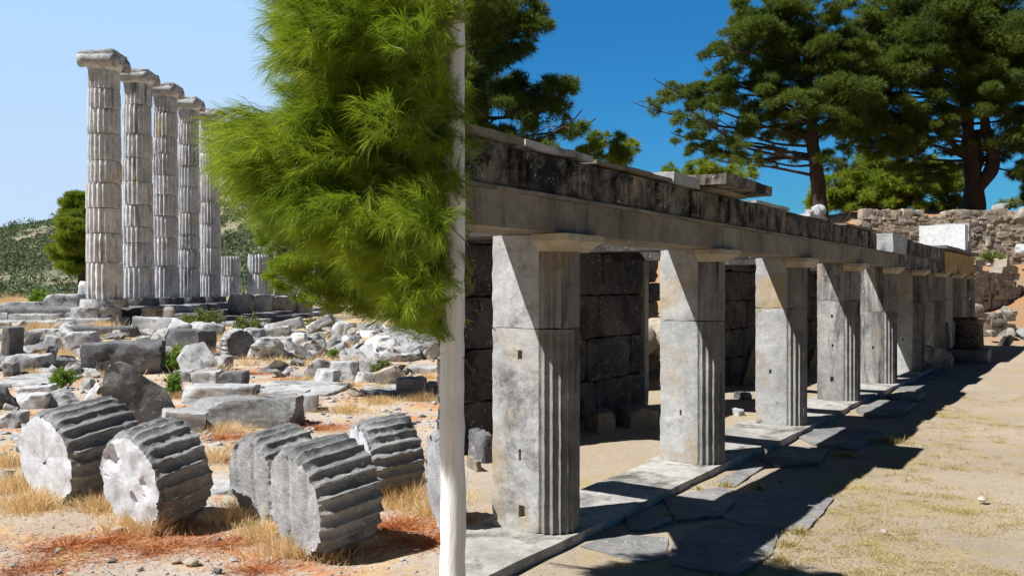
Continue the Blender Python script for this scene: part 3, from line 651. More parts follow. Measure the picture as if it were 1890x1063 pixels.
# flush pale bedrock pavement across the path
for lb, x0, x1, y0, y1, sd in [('pale flat paving stone set flush in the path beyond the long beam', 470, 640, 705, 735, 1), ('pale flat paving stone at the right beyond the streaked drum', 660, 835, 712, 733, 2), ('pale flush stone band between the drum pairs', 378, 470, 893, 918, 3), ('broad grey bare slab across the left of the path', 0, 130, 692, 716, 4)]:
    a_, b_, c_, d_ = G(x0, y1), G(x1, y1), G(x1-10, y0), G(x0+20, y0)
    ctr = (a_+b_+c_+d_)/4; wd = (b_-a_).length; dp = max(.3, (c_-b_).length*.8)
    link('paving_stone', block(wd, dp, .12, GREY, 400+sd, 14, 6, .5, .012, name='paving_stone'), loc=(ctr.x, ctr.y, GZ-.07), rot=R(sd*3-5), label=lb, cat='paving stone')

# ------------------------------------------------------------------ colonnade
pier_cs = []
def pier_part(z0, z1, mat, seed, fl=True, top=1.95, coltop=1.845, rows=30, holes=()):
    P = []; x0, yb, ym = .185, .206, -.15
    for i in range(9):
        yy_ = yb+(ym-yb)*i/8; P.append((-x0+(.009 if i >= 7 else 0), yy_, 0))
    nf = 11; sub = 7; r = .185
    for i in range(1, nf*sub):
        a = math.pi+math.pi*i/(nf*sub); u = (i % sub)/sub; g = 0 if u == 0 else math.sin(math.pi*u)**.8
        rr = r-.024*g; P.append((rr*math.cos(a), ym-.002+rr*math.sin(a)*1.02, 1))
    for i in range(9): P.append((x0, ym+(yb-ym)*i/8, 0))
    for i in range(1, 8): P.append((x0-2*x0*i/8, yb, 0))
    V = []; Fs = []; n = len(P); s = seed*2.7
    for j in range(rows+1):
        z = z0+(z1-z0)*j/rows
        for (x, y, c) in P:
            zz = min(z, coltop) if y < ym-.001 else z
            e = min(z-z0, z1-z); v = Vector((x*9+s, y*9, z*5))
            nz = MN.noise(v); k = 0
            if e < .03: k = .018*max(0, nz+.15)*(1-e/.03)
            d = Vector(MN.noise_vector(Vector((x*14+s, y*14, z*11))))*.0028 + Vector(MN.noise_vector(Vector((x*45, y*45+s, z*38))))*.0012
            cornr = .010*max(0, MN.noise(Vector((x*3+s, y*3, z*9)))) if (abs(abs(x)-x0) < 1e-3 and abs(y-yb) < 1e-3) else 0
            V.append((x*(1-k*3)+d.x+(-cornr if x > 0 else cornr), (y+.0)*(1-k*1.5)+d.y-cornr, zz+(d.z if 0 < j < rows else .006*nz)))
    for j in range(rows):
        for i in range(n):
            a = j*n+i; b_ = j*n+(i+1) % n; Fs.append((a, b_, b_+n, a+n))
    Fs.append(tuple(range(n))[::-1]); Fs.append(tuple(rows*n+i for i in range(n)))
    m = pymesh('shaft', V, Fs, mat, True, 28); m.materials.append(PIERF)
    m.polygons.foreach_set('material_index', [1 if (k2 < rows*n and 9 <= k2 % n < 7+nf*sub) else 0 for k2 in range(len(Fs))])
    if holes:
        o = bpy.data.objects.new('tmp', m); C.objects.link(o); bm = bmesh.new()
        for (y, z, w_, h_) in holes:
            r_ = bmesh.ops.create_cube(bm, size=1); bmesh.ops.scale(bm, verts=r_['verts'], vec=(.09, w_, h_)); bmesh.ops.translate(bm, verts=r_['verts'], vec=(-x0, y, z))
        cm = bpy.data.meshes.new('cut'); bm.to_mesh(cm); bm.free(); co = bpy.data.objects.new('cut', cm); C.objects.link(co)
        md = o.modifiers.new('b', 'BOOLEAN'); md.object = co; md.solver = 'EXACT'; md.operation = 'DIFFERENCE'
        dg = bpy.context.evaluated_depsgraph_get(); m2 = bpy.data.meshes.new_from_object(o.evaluated_get(dg))
        bpy.data.objects.remove(o); bpy.data.objects.remove(co); m2.name = 'shaft'; m = m2
    return m
capV = []
def capital_mesh(seed):
    prof_ = [(1.838, .180, -.150-.185), (1.846, .190, -.345), (1.862, .196, -.352), (1.898, .238, -.398), (1.902, .252, -.412), (1.946, .254, -.414)]
    V = []; Fs = []
    for (z, hx, yf) in prof_:
        V += [(-hx, -.158, z), (-hx, yf, z), (hx, yf, z), (hx, -.158, z)]
    for j in range(len(prof_)-1):
        for i in range(4):
            a = j*4+i; b_ = j*4+(i+1) % 4; Fs.append((a, b_, b_+4, a+4))
    Fs.append((3, 2, 1, 0)); n = (len(prof_)-1)*4; Fs.append((n, n+1, n+2, n+3))
    m = pymesh('capital', V, Fs, CAPM); bm = bmesh.new(); bm.from_mesh(m); bmesh.ops.bevel(bm, geom=bm.edges[:], offset=.0025, segments=1); bm.to_mesh(m); bm.free(); return m
PN0, PA0, SP = -3.2, 4.94, 2.68
pier_lab = ['nearest pier of the colonnade, pale with a shadow triangle and three dowel holes', 'second pier of the colonnade, rough pitted upper block', 'third pier of the colonnade, cracked across its lower block', 'fourth pier, its side dark-stained and holed beside black fluting', 'fifth pier, grey side with black streaked fluting', 'sixth pier, white side standing at the end of the long architrave', 'seventh pier behind the fallen block, first of the far recessed bay', 'eighth pier behind the black round altar', 'last pier of the colonnade at the golden stained corner']
pm = [PIER, PIER, PIER, PIERD, PIERD, PIER, PIERD, PIER, PIERD]
for k_ in range(9):
    root = link('fluted_pier', None, loc=AN(PA0+SP*k_, PN0, 0), rot=TH, label=pier_lab[k_], cat='pier', group='piers of the colonnade')
    jz = [1.335, 1.30, 1.36, 1.42, 1.20, 1.30, 1.32, 1.3, 1.3][k_]
    hl = [[(-.02, 1.16, .035, .06), (-.02, .50, .022, .075), (-.035, .13, .05, .08)], [(.0, .46, .02, .05)], [(.03, .62, .03, .05)], [(.0, 1.2, .03, .05), (.0, .3, .05, .07), (-.01, .78, .03, .04)], [(.0, .6, .03, .05)], [(.0, .6, .03, .05)], [], [], []][k_]
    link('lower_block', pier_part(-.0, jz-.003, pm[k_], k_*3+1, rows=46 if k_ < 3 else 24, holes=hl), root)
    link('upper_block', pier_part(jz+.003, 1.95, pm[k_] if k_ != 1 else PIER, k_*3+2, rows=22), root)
    link('capital', capital_mesh(k_), root)

def prism_an(pts, z0, z1, mat, name, seed=0, amp=.003, step=.12, o=None, **kw):
    """pts: polygon in (a,n) world frame; straight prism with gridded rough faces, local origin at centroid"""
    ca_ = sum(p[0] for p in pts)/len(pts); cn = sum(p[1] for p in pts)/len(pts)
    bm = bmesh.new(); vs = [bm.verts.new((a-ca_, -(n-cn), z0)) for a, n in pts]; f = bm.faces.new(vs)
    r = bmesh.ops.extrude_face_region(bm, geom=[f]); bmesh.ops.translate(bm, verts=[v for v in r['geom'] if isinstance(v, bmesh.types.BMVert)], vec=(0, 0, z1-z0))
    bmesh.ops.recalc_face_normals(bm, faces=bm.faces[:])
    bmesh.ops.bevel(bm, geom=bm.edges[:], offset=min(.008, (z1-z0)*.1), segments=1)
    bmesh.ops.triangulate(bm, faces=bm.faces[:])
    for _ in range(7):
        e = [e for e in bm.edges if e.calc_length() > step*1.7]
        if not e: break
        bmesh.ops.subdivide_edges(bm, edges=e, cuts=1); bmesh.ops.triangulate(bm, faces=bm.faces[:])
    for v in bm.verts:
        p = v.co*1.0
        v.co += Vector(MN.noise_vector(p*3+Vector((seed*3.3, 0, 0))))*amp + Vector(MN.noise_vector(p*14+Vector((0, seed, 0))))*amp*.6
    m = bpy.data.meshes.new(name); bm.to_mesh(m); bm.free(); m.materials.append(mat)
    m.polygons.foreach_set('use_smooth', [True]*len(m.polygons)); m.set_sharp_from_angle(angle=R(30))
    return link(name, m, loc=AN(ca_, cn, 0), rot=TH, **kw)
def rect(a0, a1, n0, n1): return [(a0, n0), (a1, n0), (a1, n1), (a0, n1)]
# architrave beams, joints over the piers
AF, AB = -2.862, -3.33
joints = [3.6]+[PA0+SP*i for i in range(4)]+[15.62]
arl = ['nearest architrave beam, its near end out over the first pier', 'second architrave beam, between the first and second piers', 'third architrave beam, below the overhanging cornice slab', 'fourth architrave beam, over the narrowing middle bays', 'last architrave beam of the pale run, over the fifth and sixth piers']
for i in range(5):
    a0, a1 = joints[i]+.002, joints[i+1]-.002
    pts = rect(a0, a1, AB, AF) if i else [(4.3, AB), (a1, AB), (a1, AF), (a0, AF)]
    ob = prism_an(pts, 1.952, 2.158, ARCH, 'architrave_beam', 50+i, .0035, label=arl[i], cat='stone beam', group='architrave beams of the colonnade')
    # the projecting fillet along its top is a part of the beam
    q = [(a0, AF-.10), (a1, AF-.10), (a1, AF+.018), (a0, AF+.018)]
    fl = prism_an(q, 2.160, 2.184, ARCH, 'fillet', 70+i, .004, step=.08)
    M = ob.location.copy(); d = Matrix.Rotation(-TH, 3, 'Z')@(fl.location-M); fl.parent = ob; fl.location = d; fl.rotation_euler = (0, 0, 0)
# cross beams running back from the piers to the wall
for k_ in range(9):
    nb0 = -4.25 if k_ == 0 else -5.31
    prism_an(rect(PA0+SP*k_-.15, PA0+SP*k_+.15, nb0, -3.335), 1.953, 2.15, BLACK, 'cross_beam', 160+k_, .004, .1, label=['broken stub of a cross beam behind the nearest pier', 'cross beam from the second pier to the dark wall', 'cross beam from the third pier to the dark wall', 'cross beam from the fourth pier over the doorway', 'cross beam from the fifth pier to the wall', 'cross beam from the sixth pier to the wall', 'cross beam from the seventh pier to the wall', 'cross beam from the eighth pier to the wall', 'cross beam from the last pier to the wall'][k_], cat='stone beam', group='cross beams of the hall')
# frieze blocks with triglyphs
def frieze(a0, a1, top, seed, label, trig, mat=FRIEZE, front=-2.872, back=-3.30, z0=2.187):
    first = a0 < 3.7
    pts = [(a0+(.75 if first else 0), back), (a1, back), (a1, front), (a0, front)]
    ob = prism_an(pts, z0, top, mat, 'frieze_block', seed, .005, .09, label=label, cat='frieze block', group='frieze blocks of the colonnade')
    M = ob.location.copy(); Rm = Matrix.Rotation(-TH, 3, 'Z')
    for c_ in trig:
        if not (a0+.02 < c_-.11 and c_+.11 < a1-.01): continue
        # profile of three bars with two V grooves, extruded upward
        xs = [(-.115, -.004), (-.113, .016), (-.098, .032), (-.058, .032), (-.040, .002), (-.022, .032), (.022, .032), (.040, .002), (.058, .032), (.098, .032), (.113, .016), (.115, -.004)]
        V = []; zt = top-.022; zz = [z0+.012]+[z0+.012+(zt-z0-.05)*i/4 for i in range(1, 5)]+[zt]
        for j, z in enumerate(zz):
            for (x, y) in xs:
                yy = y if j < 5 else max(y, .036)
                V.append((x+.002*MN.noise(Vector((x*30, z*20, seed))), -yy+.004*MN.noise(Vector((x*20+c_, z*20, seed))), z))
        nX = len(xs); Ff = [(j*nX+i, j*nX+i+1, (j+1)*nX+i+1, (j+1)*nX+i) for j in range(len(zz)-1) for i in range(nX-1)]
        Ff.append(tuple(range(nX))[::-1]); Ff.append(tuple((len(zz)-1)*nX+i for i in range(nX)))
        tm = pymesh('triglyph', V, Ff, mat, False)
        to = link('triglyph', tm, ob, loc=Rm@(AN(c_, front+.001, 0)-M))
    return ob
TR = [4.287+.67*i for i in range(-1, 18)]
fl_lab = ['nearest frieze block, blackened, left of the first clear triglyph', 'second frieze block, with a pale broken upper edge', 'third frieze block, two triglyphs, straight top', 'fourth frieze block, darkest under the overhanging slab', 'fifth frieze block, right of the overhanging cornice slab', 'sixth frieze block, its top crumbled', 'seventh frieze block, black and pitted at the far end']
fa = [3.6, 4.42, 6.10, 7.45, 8.85, 10.35, 12.1, 14.15]; ft = [2.435, 2.43, 2.435, 2.44, 2.44, 2.43, 2.43]
for i in range(7): frieze(fa[i]+.003, fa[i+1]-.003, ft[i], 80+i, fl_lab[i], TR)
# thin cornice pieces on top
cpl = [(3.6, 4.30, .045, 'thin broken cornice strip over the nearest frieze block', ARCH), (4.32, 5.15, .04, 'pale jagged cornice piece catching light near the first triglyph', MARBLE), (5.2, 6.55, .028, 'thin brown cornice strip over the second bay', ARCH), (8.5, 9.6, .03, 'thin pale cornice chip right of the overhanging slab', MARBLE), (10.4, 11.2, .035, 'thin cornice chip near the small loose stones on top', MARBLE), (12.2, 14.0, .03, 'far cornice strip over the blackened last frieze block', ARCH)]
for i, (a0, a1, h_, lb, mt) in enumerate(cpl):
    prism_an([(a0+(.7 if i == 0 else .05), -3.28), (a1-.07, -3.25), (a1, -2.85), (a0+.5*(a1-a0), -2.835), (a0, -2.85)], 2.446, 2.446+h_, mt, 'cornice_piece', 90+i, .010, .07, label=lb, cat='cornice piece')
prism_an(rect(7.03, 8.28, -3.18, -2.62), 2.478, 2.570, FRIEZE, 'cornice_stone', 97, .008, .07, label='thick cornice slab jutting forward over the frieze', cat='cornice slab')
prism_an([(7.05, -3.14), (8.15, -3.14), (8.05, -2.80), (7.15, -2.80)], 2.443, 2.475, ARCH, 'bed_moulding', 98, .006, .07, label='sloping bed stone under the jutting cornice slab', cat='cornice piece')
prism_an(rect(6.45, 7.0, -3.22, -2.84), 2.446, 2.535, MARBLE, 'cornice_stone', 99, .012, .07, label='pale rounded cornice fragment left of the jutting slab', cat='cornice slab')
for i, (a_, n_) in enumerate([(10.9, -3.0), (11.05, -2.95), (11.35, -3.0)]):
    link('loose_stone', boulder(.06+.02*i, MARBLE, 500+i), loc=AN(a_, n_, 2.47), label=['left small loose stone on top of the frieze', 'middle loose stone on top of the frieze', 'right and largest loose stone on top of the frieze'][i], cat='stone')
# far part of the entablature
prism_an(rect(15.3, 16.5, -3.40, -2.86), 2.19, 2.50, MARBLE, 'frieze_block', 101, .015, .08, label='rough pale block end standing alone beyond the gap in the frieze', cat='frieze block')
prism_an(rect(15.7, 21.5, -3.9, -2.95), 1.955, 2.20, FRIEZE, 'architrave_beam', 102, .006, label='dark far architrave beam over the recessed bay', cat='stone beam')
prism_an(rect(16.55, 21.5, -3.9, -2.94), 2.204, 2.47, FRIEZE, 'frieze_block', 103, .008, label='dark far frieze course beyond the rough pale block', cat='frieze block')
prism_an(rect(21.52, 26.9, -3.9, -2.93), 1.955, 2.20, GOLD, 'architrave_beam', 104, .006, label='golden stained corner architrave at the far end', cat='stone beam')
prism_an(rect(21.52, 26.9, -3.9, -2.93), 2.204, 2.44, GOLD, 'frieze_block', 105, .01, label='golden stained corner frieze with dark patches at the far end', cat='frieze block')
prism_an(rect(21.2, 27.0, -3.9, -2.84), 2.475, 2.54, DARK, 'cornice_stone', 106, .012, label='dark cornice slab capping the golden corner', cat='cornice slab')
prism_an(rect(25.5, 26.1, -4.10, -3.0), 2.545, 3.27, WHITE, 'white_block', 107, .008, label='large white block with a slanting cut top on the far entablature', cat='stone block')
o = prism_an(rect(26.35, 26.75, -3.85, -3.0), 2.545, 3.36, MARBLE, 'white_block', 108, .006, label='narrow grey stele behind the large white block', cat='stone block')
# stylobate slabs
st = [(4.45, 5.9, 3.6, 'stylobate slab carrying the nearest pier'), (5.9, 7.35, None, 'sunlit stylobate slab between the first and second piers'), (7.35, 8.7, None, 'stylobate slab carrying the second pier'), (8.7, 10.3, None, 'stylobate slab between the second and third piers'), (10.3, 12.2, None, 'stylobate slab carrying the third pier'), (12.2, 14.0, None, 'stylobate slab carrying the fourth pier'), (14.0, 16.2, None, 'stylobate slab carrying the fifth pier'), (16.2, 19.4, None, 'stylobate slab carrying the sixth pier'), (19.4, 27.5, None, 'far stylobate slab under the last piers')]
rs = random.Random(9)
for i, (a0, a1, af, lb) in enumerate(st):
    fr = -2.83+rs.uniform(-.03, .03); bk = -3.50+rs.uniform(-.1, .08)
    pts = [(a0+.004, bk), (a1-.004, bk), (a1-.004, fr), ((af or a0)+.004, fr)]
    prism_an(pts, -.16, -.001*(i % 2), STYL, 'stylobate_slab', 110+i, .006, .1, label=lb, cat='paving slab', group='stylobate slabs under the piers')
# paving in front
pv = [ # photo outlines of the paving stones lying on the court
 ('large irregular paving slab nearest the bottom edge, half in shadow', [(1240, 1000), (1300, 962), (1440, 965), (1425, 1015), (1360, 1056), (1240, 1035)]),
 ('pale paving slab with a sunlit corner before the nearest pier', [(1072, 1000), (1130, 978), (1232, 985), (1232, 1020), (1180, 1030)]),
 ('smooth paving slab crossing the shadow edge, its far corner sunlit', [(1290, 928), (1400, 895), (1540, 912), (1490, 972), (1380, 962)]),
 ('round-cornered paving slab beside the stylobate between first and second piers', [(1155, 945), (1225, 925), (1240, 955), (1200, 970), (1160, 972)]),
 ('long shadowed paving slab before the second pier', [(1225, 915), (1330, 890), (1375, 905), (1330, 945), (1250, 955)]),
 ('sunlit paving slab with a pointed end right of the second pier', [(1315, 884), (1385, 852), (1407, 856), (1355, 892)]),
 ('broad paving slab before the third pier, one corner lit', [(1465, 798), (1520, 783), (1628, 792), (1580, 826), (1500, 815)]),
 ('cracked shadowed slab left of the broad slab before the third pier', [(1400, 840), (1440, 818), (1530, 822), (1510, 850), (1430, 853)]),
 ('thick shadowed slab before the fourth pier', [(1580, 757), (1625, 740), (1690, 744), (1665, 764), (1600, 768)]),
 ('thin slab behind the thick shadowed one', [(1635, 733), (1665, 725), (1705, 727), (1695, 735), (1650, 737)]),
 ('pale slab before the fifth pier', [(1640, 716), (1680, 702), (1715, 704), (1690, 718)]),
 ('pale slab before the fallen block', [(1685, 693), (1702, 682), (1756, 682), (1735, 697)])]
for i, (lb, pp) in enumerate(pv):
    q = [G(x, y, -.03) for x, y in pp]; q = [(v.dot(A), v.dot(N)) for v in q]
    ar = sum(q[j][0]*q[(j+1) % len(q)][1]-q[(j+1) % len(q)][0]*q[j][1] for j in range(len(q)))
    if ar > 0: q = q[::-1]
    prism_an(q, -.16, -.048-.004*(i % 3)+(.05 if 'thick' in lb else 0), PAVE, 'paving_slab', 130+i, .012, .08, label=lb, cat='paving slab', group='paving slabs on the court')
# back wall of the hall, with an opening
bw = link('back_wall', None, loc=AN(6.9, -5.4, 0), rot=TH, label='sooty dark back wall of the hall behind the piers', cat='wall')
def wall_blocks(root, a0, a1, zt, n0, n1, mat, seed, courses, nm='wall_block', len_=(1.0, 1.9), skip=None):
    rs_ = random.Random(seed); z = -.12; hs_ = (zt+.12)/courses
    for c in range(courses):
        a = a0-(rs_.uniform(0, .0) if c % 2 else 0)
        while a < a1-.05:
            L_ = rs_.uniform(*len_)*(.6 if (c % 2 and a == a0) else 1); e = min(a+L_, a1)
            if a1-e < .35: e = a1
            if not (skip and e > skip[0] and a < skip[1] and z < skip[2]):
                m = block(e-a-.006, n1-n0, hs_-.006, mat, rs_.randint(0, 9999), 9, 5, .16, .016, name=nm)
                d = AN((a+e)/2, (n0+n1)/2, z)-root.location; link(nm, m, root, loc=Matrix.Rotation(-TH, 3, 'Z')@d)
            a = e
        z += hs_
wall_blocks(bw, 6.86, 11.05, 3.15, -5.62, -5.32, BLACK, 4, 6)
jm = block(.12, .34, 2.55, PIERD, 41, 8, 3, .1, .006, name='door_jamb'); link('door_jamb', jm, bw, loc=Matrix.Rotation(-TH, 3, 'Z')@(AN(11.12, -5.46, -.1)-bw.location))
bw2 = link('back_wall', None, loc=AN(13.2, -5.4, 0), rot=TH, label='reddish brown far stretch of back wall beyond the doorway', cat='wall')
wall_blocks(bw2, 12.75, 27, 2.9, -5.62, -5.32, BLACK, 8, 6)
ew = link('end_wall', None, loc=AN(27, -4.4, 0), rot=TH, label='far end wall of the hall beyond the last pier', cat='wall')
wall_blocks(ew, 26.98, 27.3, 1.93, -5.3, -3.45, PIERD, 12, 4, len_=(.3, .4))
# stones lying inside the hall
ins = [('low squared stone lying against the dark wall behind the nearest pier', 1078, 1136, 757, 802, ARCH, .4), ('second low stone against the dark wall, left of the second pier', 1137, 1214, 752, 792, ARCH, .4), ('boulder in the dark strip left of the nearest pier', 862, 912, 798, 855, DARK, .45), ('flat stone at the foot of the boulder left of the nearest pier', 860, 890, 846, 872, ARCH, .3), ('small sunlit stone on the hall floor left of the third pier', 1350, 1372, 752, 768, MARBLE, .2), ('dark rubble piece on the hall floor left of the third pier', 1362, 1390, 722, 738, DARK, .3)]
for i, (lb, x0, x1, yt, yb, mt, dp) in enumerate(ins): px_block('stone_block', lb, x0, x1, yt, yb, mt, dp, 20, 0, seed=600+i)
o = px_block('leaning_stone', 'broken slab leaning inside the hall beside the third pier', 1366, 1396, 642, 712, ARCH, .18, 10, 16, seed=620, cat='stone slab')
o = px_block('leaning_stone', 'broken slab leaning inside the hall left of the fourth pier', 1486, 1506, 640, 690, ARCH, .18, 10, 20, seed=621, cat='stone slab')
rs = random.Random(31)
for i in range(26):
    a_, n_ = rs.uniform(12.0, 16.0), rs.uniform(-8.2, -6.4); zz = max(0, (-6.2-n_))*.9; r_ = rs.uniform(.25, .5); p = AN(a_, n_, 0)
    link('boulder', boulder(r_, BROWN, 650+i, 3, 10, .06, (1.2, .9, .8), 'boulder'), loc=(p.x, p.y, zz-.15), rot=rs.uniform(0, 6), label='sunlit brown boulder heaped outside the hall doorway', cat='stone', group='boulders heaped outside the doorway')
len_acc = [0]
# altar, fallen block, upright piece at the far end
alt = link('round_altar', None, loc=G(1789, 668), rot=TH, label='black round altar with a flaring rim on a square plinth', cat='altar')
def lathe(pr, mat, seg=40, name='body', amp=.003, seed=0):
    V = []; Fs = []
    for (r, z) in pr:
        for k in range(seg):
            a = 2*math.pi*k/seg; n_ = 1+amp/max(r, .05)*MN.noise(Vector((math.cos(a)*3, math.sin(a)*3, z*6+seed))); V.append((r*n_*math.cos(a), r*n_*math.sin(a), z))
    for j in range(len(pr)-1):
        for k in range(seg): a = j*seg+k; b_ = j*seg+(k+1) % seg; Fs.append((a, b_, b_+seg, a+seg))
    Fs.append(tuple(range(seg))[::-1]); Fs.append(tuple((len(pr)-1)*seg+k for k in range(seg)))
    return pymesh(name, V, Fs, mat, True, 40)
link('plinth', block(.82, .82, .30, DARK, 700, 10, 4, .15, .01), alt)
link('drum_body', lathe([(.335, .30), (.34, .33), (.315, .36), (.295, .40), (.285, .62), (.285, .86), (.30, .90), (.335, .93), (.34, .975), (.32, 1.0), (.25, 1.0), (.22, .94)], BLACK, name='drum_body', amp=.006), alt)
px_block('fallen_block', 'pale-ended fallen block with carved face lying before the seventh pier', 1706, 1772, 640, 684, PIERD, .6, -16, 6, seed=702, chip=.35)
px_block('stone_block', 'dark upright stone behind the fallen block', 1729, 1757, 594, 668, DARK, .3, -10, 0, seed=703, chip=.3)
# slope: terrace wall, dry stone walls, boulders
def stone_wall(label, p0, p1, z0, z1, th, size, mats, seed, ragged=.2, name='stone_wall'):
    """dry-laid wall between two ground points; rounded stones in uneven courses, one mesh"""
    rs_ = random.Random(seed); d = (p1-p0); Ln = d.length; root_rot = math.atan2(d.y, d.x); Vs = []; Fs = []; z = 0; Ht = z1-z0; mi = []
    base, bf = cubegrid(2)
    core = True
    while z < Ht:
        h_ = size*rs_.uniform(.6, 1.15); x = rs_.uniform(-.2, 0)
        while x < Ln:
            w_ = size*rs_.uniform(.6, 2.3); hh = h_*rs_.uniform(.6, 1.35)
            lim = Ht - ragged*Ht*abs(MN.noise(Vector((x*.6, seed, 0))))*1.6
            if z+h_*.5 < lim:
                q = np.sign(base)*np.abs(base)**1.0; l_ = np.linalg.norm(q, axis=1, keepdims=True); q = q*(1-.07*(l_-1)); q = q*np.array([w_*.53, th*.5*rs_.uniform(.94, 1.06), hh*.56])
                q = rough(q, size*.22, 2.0/size, rs_.randint(0, 999)); q += np.array([x+w_/2, rs_.uniform(-.04, .04), z+h_/2+rs_.uniform(-.02, .02)])
                o_ = sum(len(a) for a in Vs) if False else len_acc[0]
                Vs.append(q); Fs += [tuple(i+o_ for i in f) for f in bf]; len_acc[0] += len(q); k_ = rs_.randrange(len(mats)); mi += [k_]*len(bf)
            x += w_
        z += h_*.96
    m = pymesh(name, np.concatenate(Vs), Fs, mats[0], True, 50)
    for mm in mats[1:]: m.materials.append(mm)
    m.polygons.foreach_set('material_index', mi)
    link(name, m, loc=(p0.x, p0.y, z0), rot=root_rot, label=label, cat='wall')
len_acc = [0]
def sw(*a, **k_): len_acc[0] = 0; stone_wall(*a, **k_)
sw('rough brown retaining wall glimpsed through the hall doorway', AN(11.2, -7.9), AN(16.5, -7.9), -.1, 3.0, .6, .38, (BROWN, BROWNG, BROWN), 13, .15)
sw('high rubble terrace wall under the trees behind the white block', Vector((13.7, 33.8, 0)), Vector((21.8, 33.8, 0)), 2.1, 4.6, .5, .21, (BROWN, BROWNG, BROWN), 3, .10)
sw('lower dry stone wall on the rusty slope right of the golden corner', W(1790, 560, 28.5), W(1862, 560, 29.5), .75, 2.45, .45, .24, (BROWN, BROWNG, BROWN), 5, .35)
sw('lowest dry stone wall of pale squared stones behind the black altar', W(1788, 590, 26.8), W(1850, 590, 27), .15, 1.0, .4, .26, (BROWN, BROWNG, BROWN), 6, .3)
big = [('largest rounded boulder high on the slope at the right edge', 1887, 398, 32.5, .42, BROWNG), ('tall boulder below the highest one at the right edge', 1889, 458, 31.5, .4, GREY), ('grey boulder half-way down the slope right of the dry wall', 1852, 515, 29.5, .42, GREY), ('rounded boulder at the foot of the slope left of the split stone', 1862, 612, 26.5, .36, BROWNG), ('squared stone balanced on the rounded foot boulder', 1862, 578, 26.5, .30, BROWNG), ('white pointed stone at the right edge of the court', 1889, 610, 25.0, .34, MARBLE), ('flat pale stone lying right of the black altar', 1832, 612, 26.0, .22, BROWNG), ('small grey rock on the terrace edge under the shrub', 1845, 384, 34.0, .38, GREY), ('boulder in the shaded corner right of the altar plinth', 1856, 628, 25.2, .28, DARK)]
for i, (lb, x, y, Y, r_, mt) in enumerate(big):
    p = W(x, y, Y); link('boulder', boulder(r_, mt, 720+i, 3, 15, .04, (1, .9, .9), 'boulder', .35, .8), loc=(p.x, p.y, max(H(p.x, p.y)-.08, p.z-r_*.8)), label=lb, cat='boulder')
rs = random.Random(41)
for i in range(26):
    x = rs.uniform(13.5, 19.5); y = rs.uniform(26, 33); s = rs.uniform(.08, .24)
    link('rubble_stone', rs.choice(protoB[:5]), loc=(x, y, H(x, y)-.04), rot=rs.uniform(0, 6), scale=s, label='stone strewn on the rusty slope at the right', cat='stone', group='stones strewn on the slope')
for lb, x, y, s, mt in [('lone pinkish stone on the sunny court at the right', 1814, 926, .035, BROWN), ('small stone on the court left of the lone pinkish stone', 1632, 984, .022, BROWN)]:
    link('loose_stone', boulder(s, mt, x, 3, 9, .05, (1.2, .9, .7)), loc=G(x, y), label=lb, cat='stone')
rs = random.Random(43)
scatter(40, lambda: AN(rs.uniform(6, 20), rs.uniform(-2.4, 3.0), 0), (.008, .022), 'small pebble on the sandy court', 'pebbles on the sandy court', protoB, name='pebble')

# ------------------------------------------------------------------ stuff: gravel, litter, grass
def gravel(name, n, region, smin, smax, mat, seed):
    rng = np.random.default_rng(seed); base = np.array([(1, 0, 0), (-1, 0, 0), (0, 1, 0), (0, -1, 0), (0, 0, .7), (0, 0, -.5)], float)
    fc = np.array([(0, 2, 4), (2, 1, 4), (1, 3, 4), (3, 0, 4), (2, 0, 5), (1, 2, 5), (3, 1, 5), (0, 3, 5)])
    V = []; I = []
    for i in range(n):
        x, y = region(rng); s = smin+(smax-smin)*rng.random()**3; a = rng.random()*6.28
        q = base*(1+.35*rng.normal(size=(6, 3)))*s*np.array([1.2, .9, .7]); c, s_ = math.cos(a), math.sin(a)
        q = np.stack([q[:, 0]*c-q[:, 1]*s_, q[:, 0]*s_+q[:, 1]*c, q[:, 2]], 1)+np.array([x, y, H(x, y)+s*.1]); V.append(q); I.append(fc+i*6)
    V = np.concatenate(V); I = np.concatenate(I).ravel(); link(name, npmesh(name, V, I, np.full(len(I)//3, 3), mat), kind='stuff', label='fine gravel scattered over the '+('dusty foreground' if seed < 3 else 'rubble field' if seed < 5 else 'sunny court'), cat='gravel')
def reg_left(rng):
    y = 4.7+rng.random()**1.6*14; return (rng.uniform(-.62, -.075)*y, y)
def reg_right(rng):
    while True:
        y = 4.7+rng.random()**1.5*15; x = rng.uniform(.0, .62)*y
        if x*N.x+y*N.y > -2.75: return (x, y)
gravel('gravel', 5000, reg_left, .003, .016, GREY, 2)
def reg_mid(rng):
    y = 8.5+rng.random()**1.2*22; return (rng.uniform(-.62, -.075)*y, y)
gravel('gravel', 3600, reg_mid, .012, .07, GREY, 3)
gravel('gravel', 3800, reg_right, .002, .010, BROWN, 7)
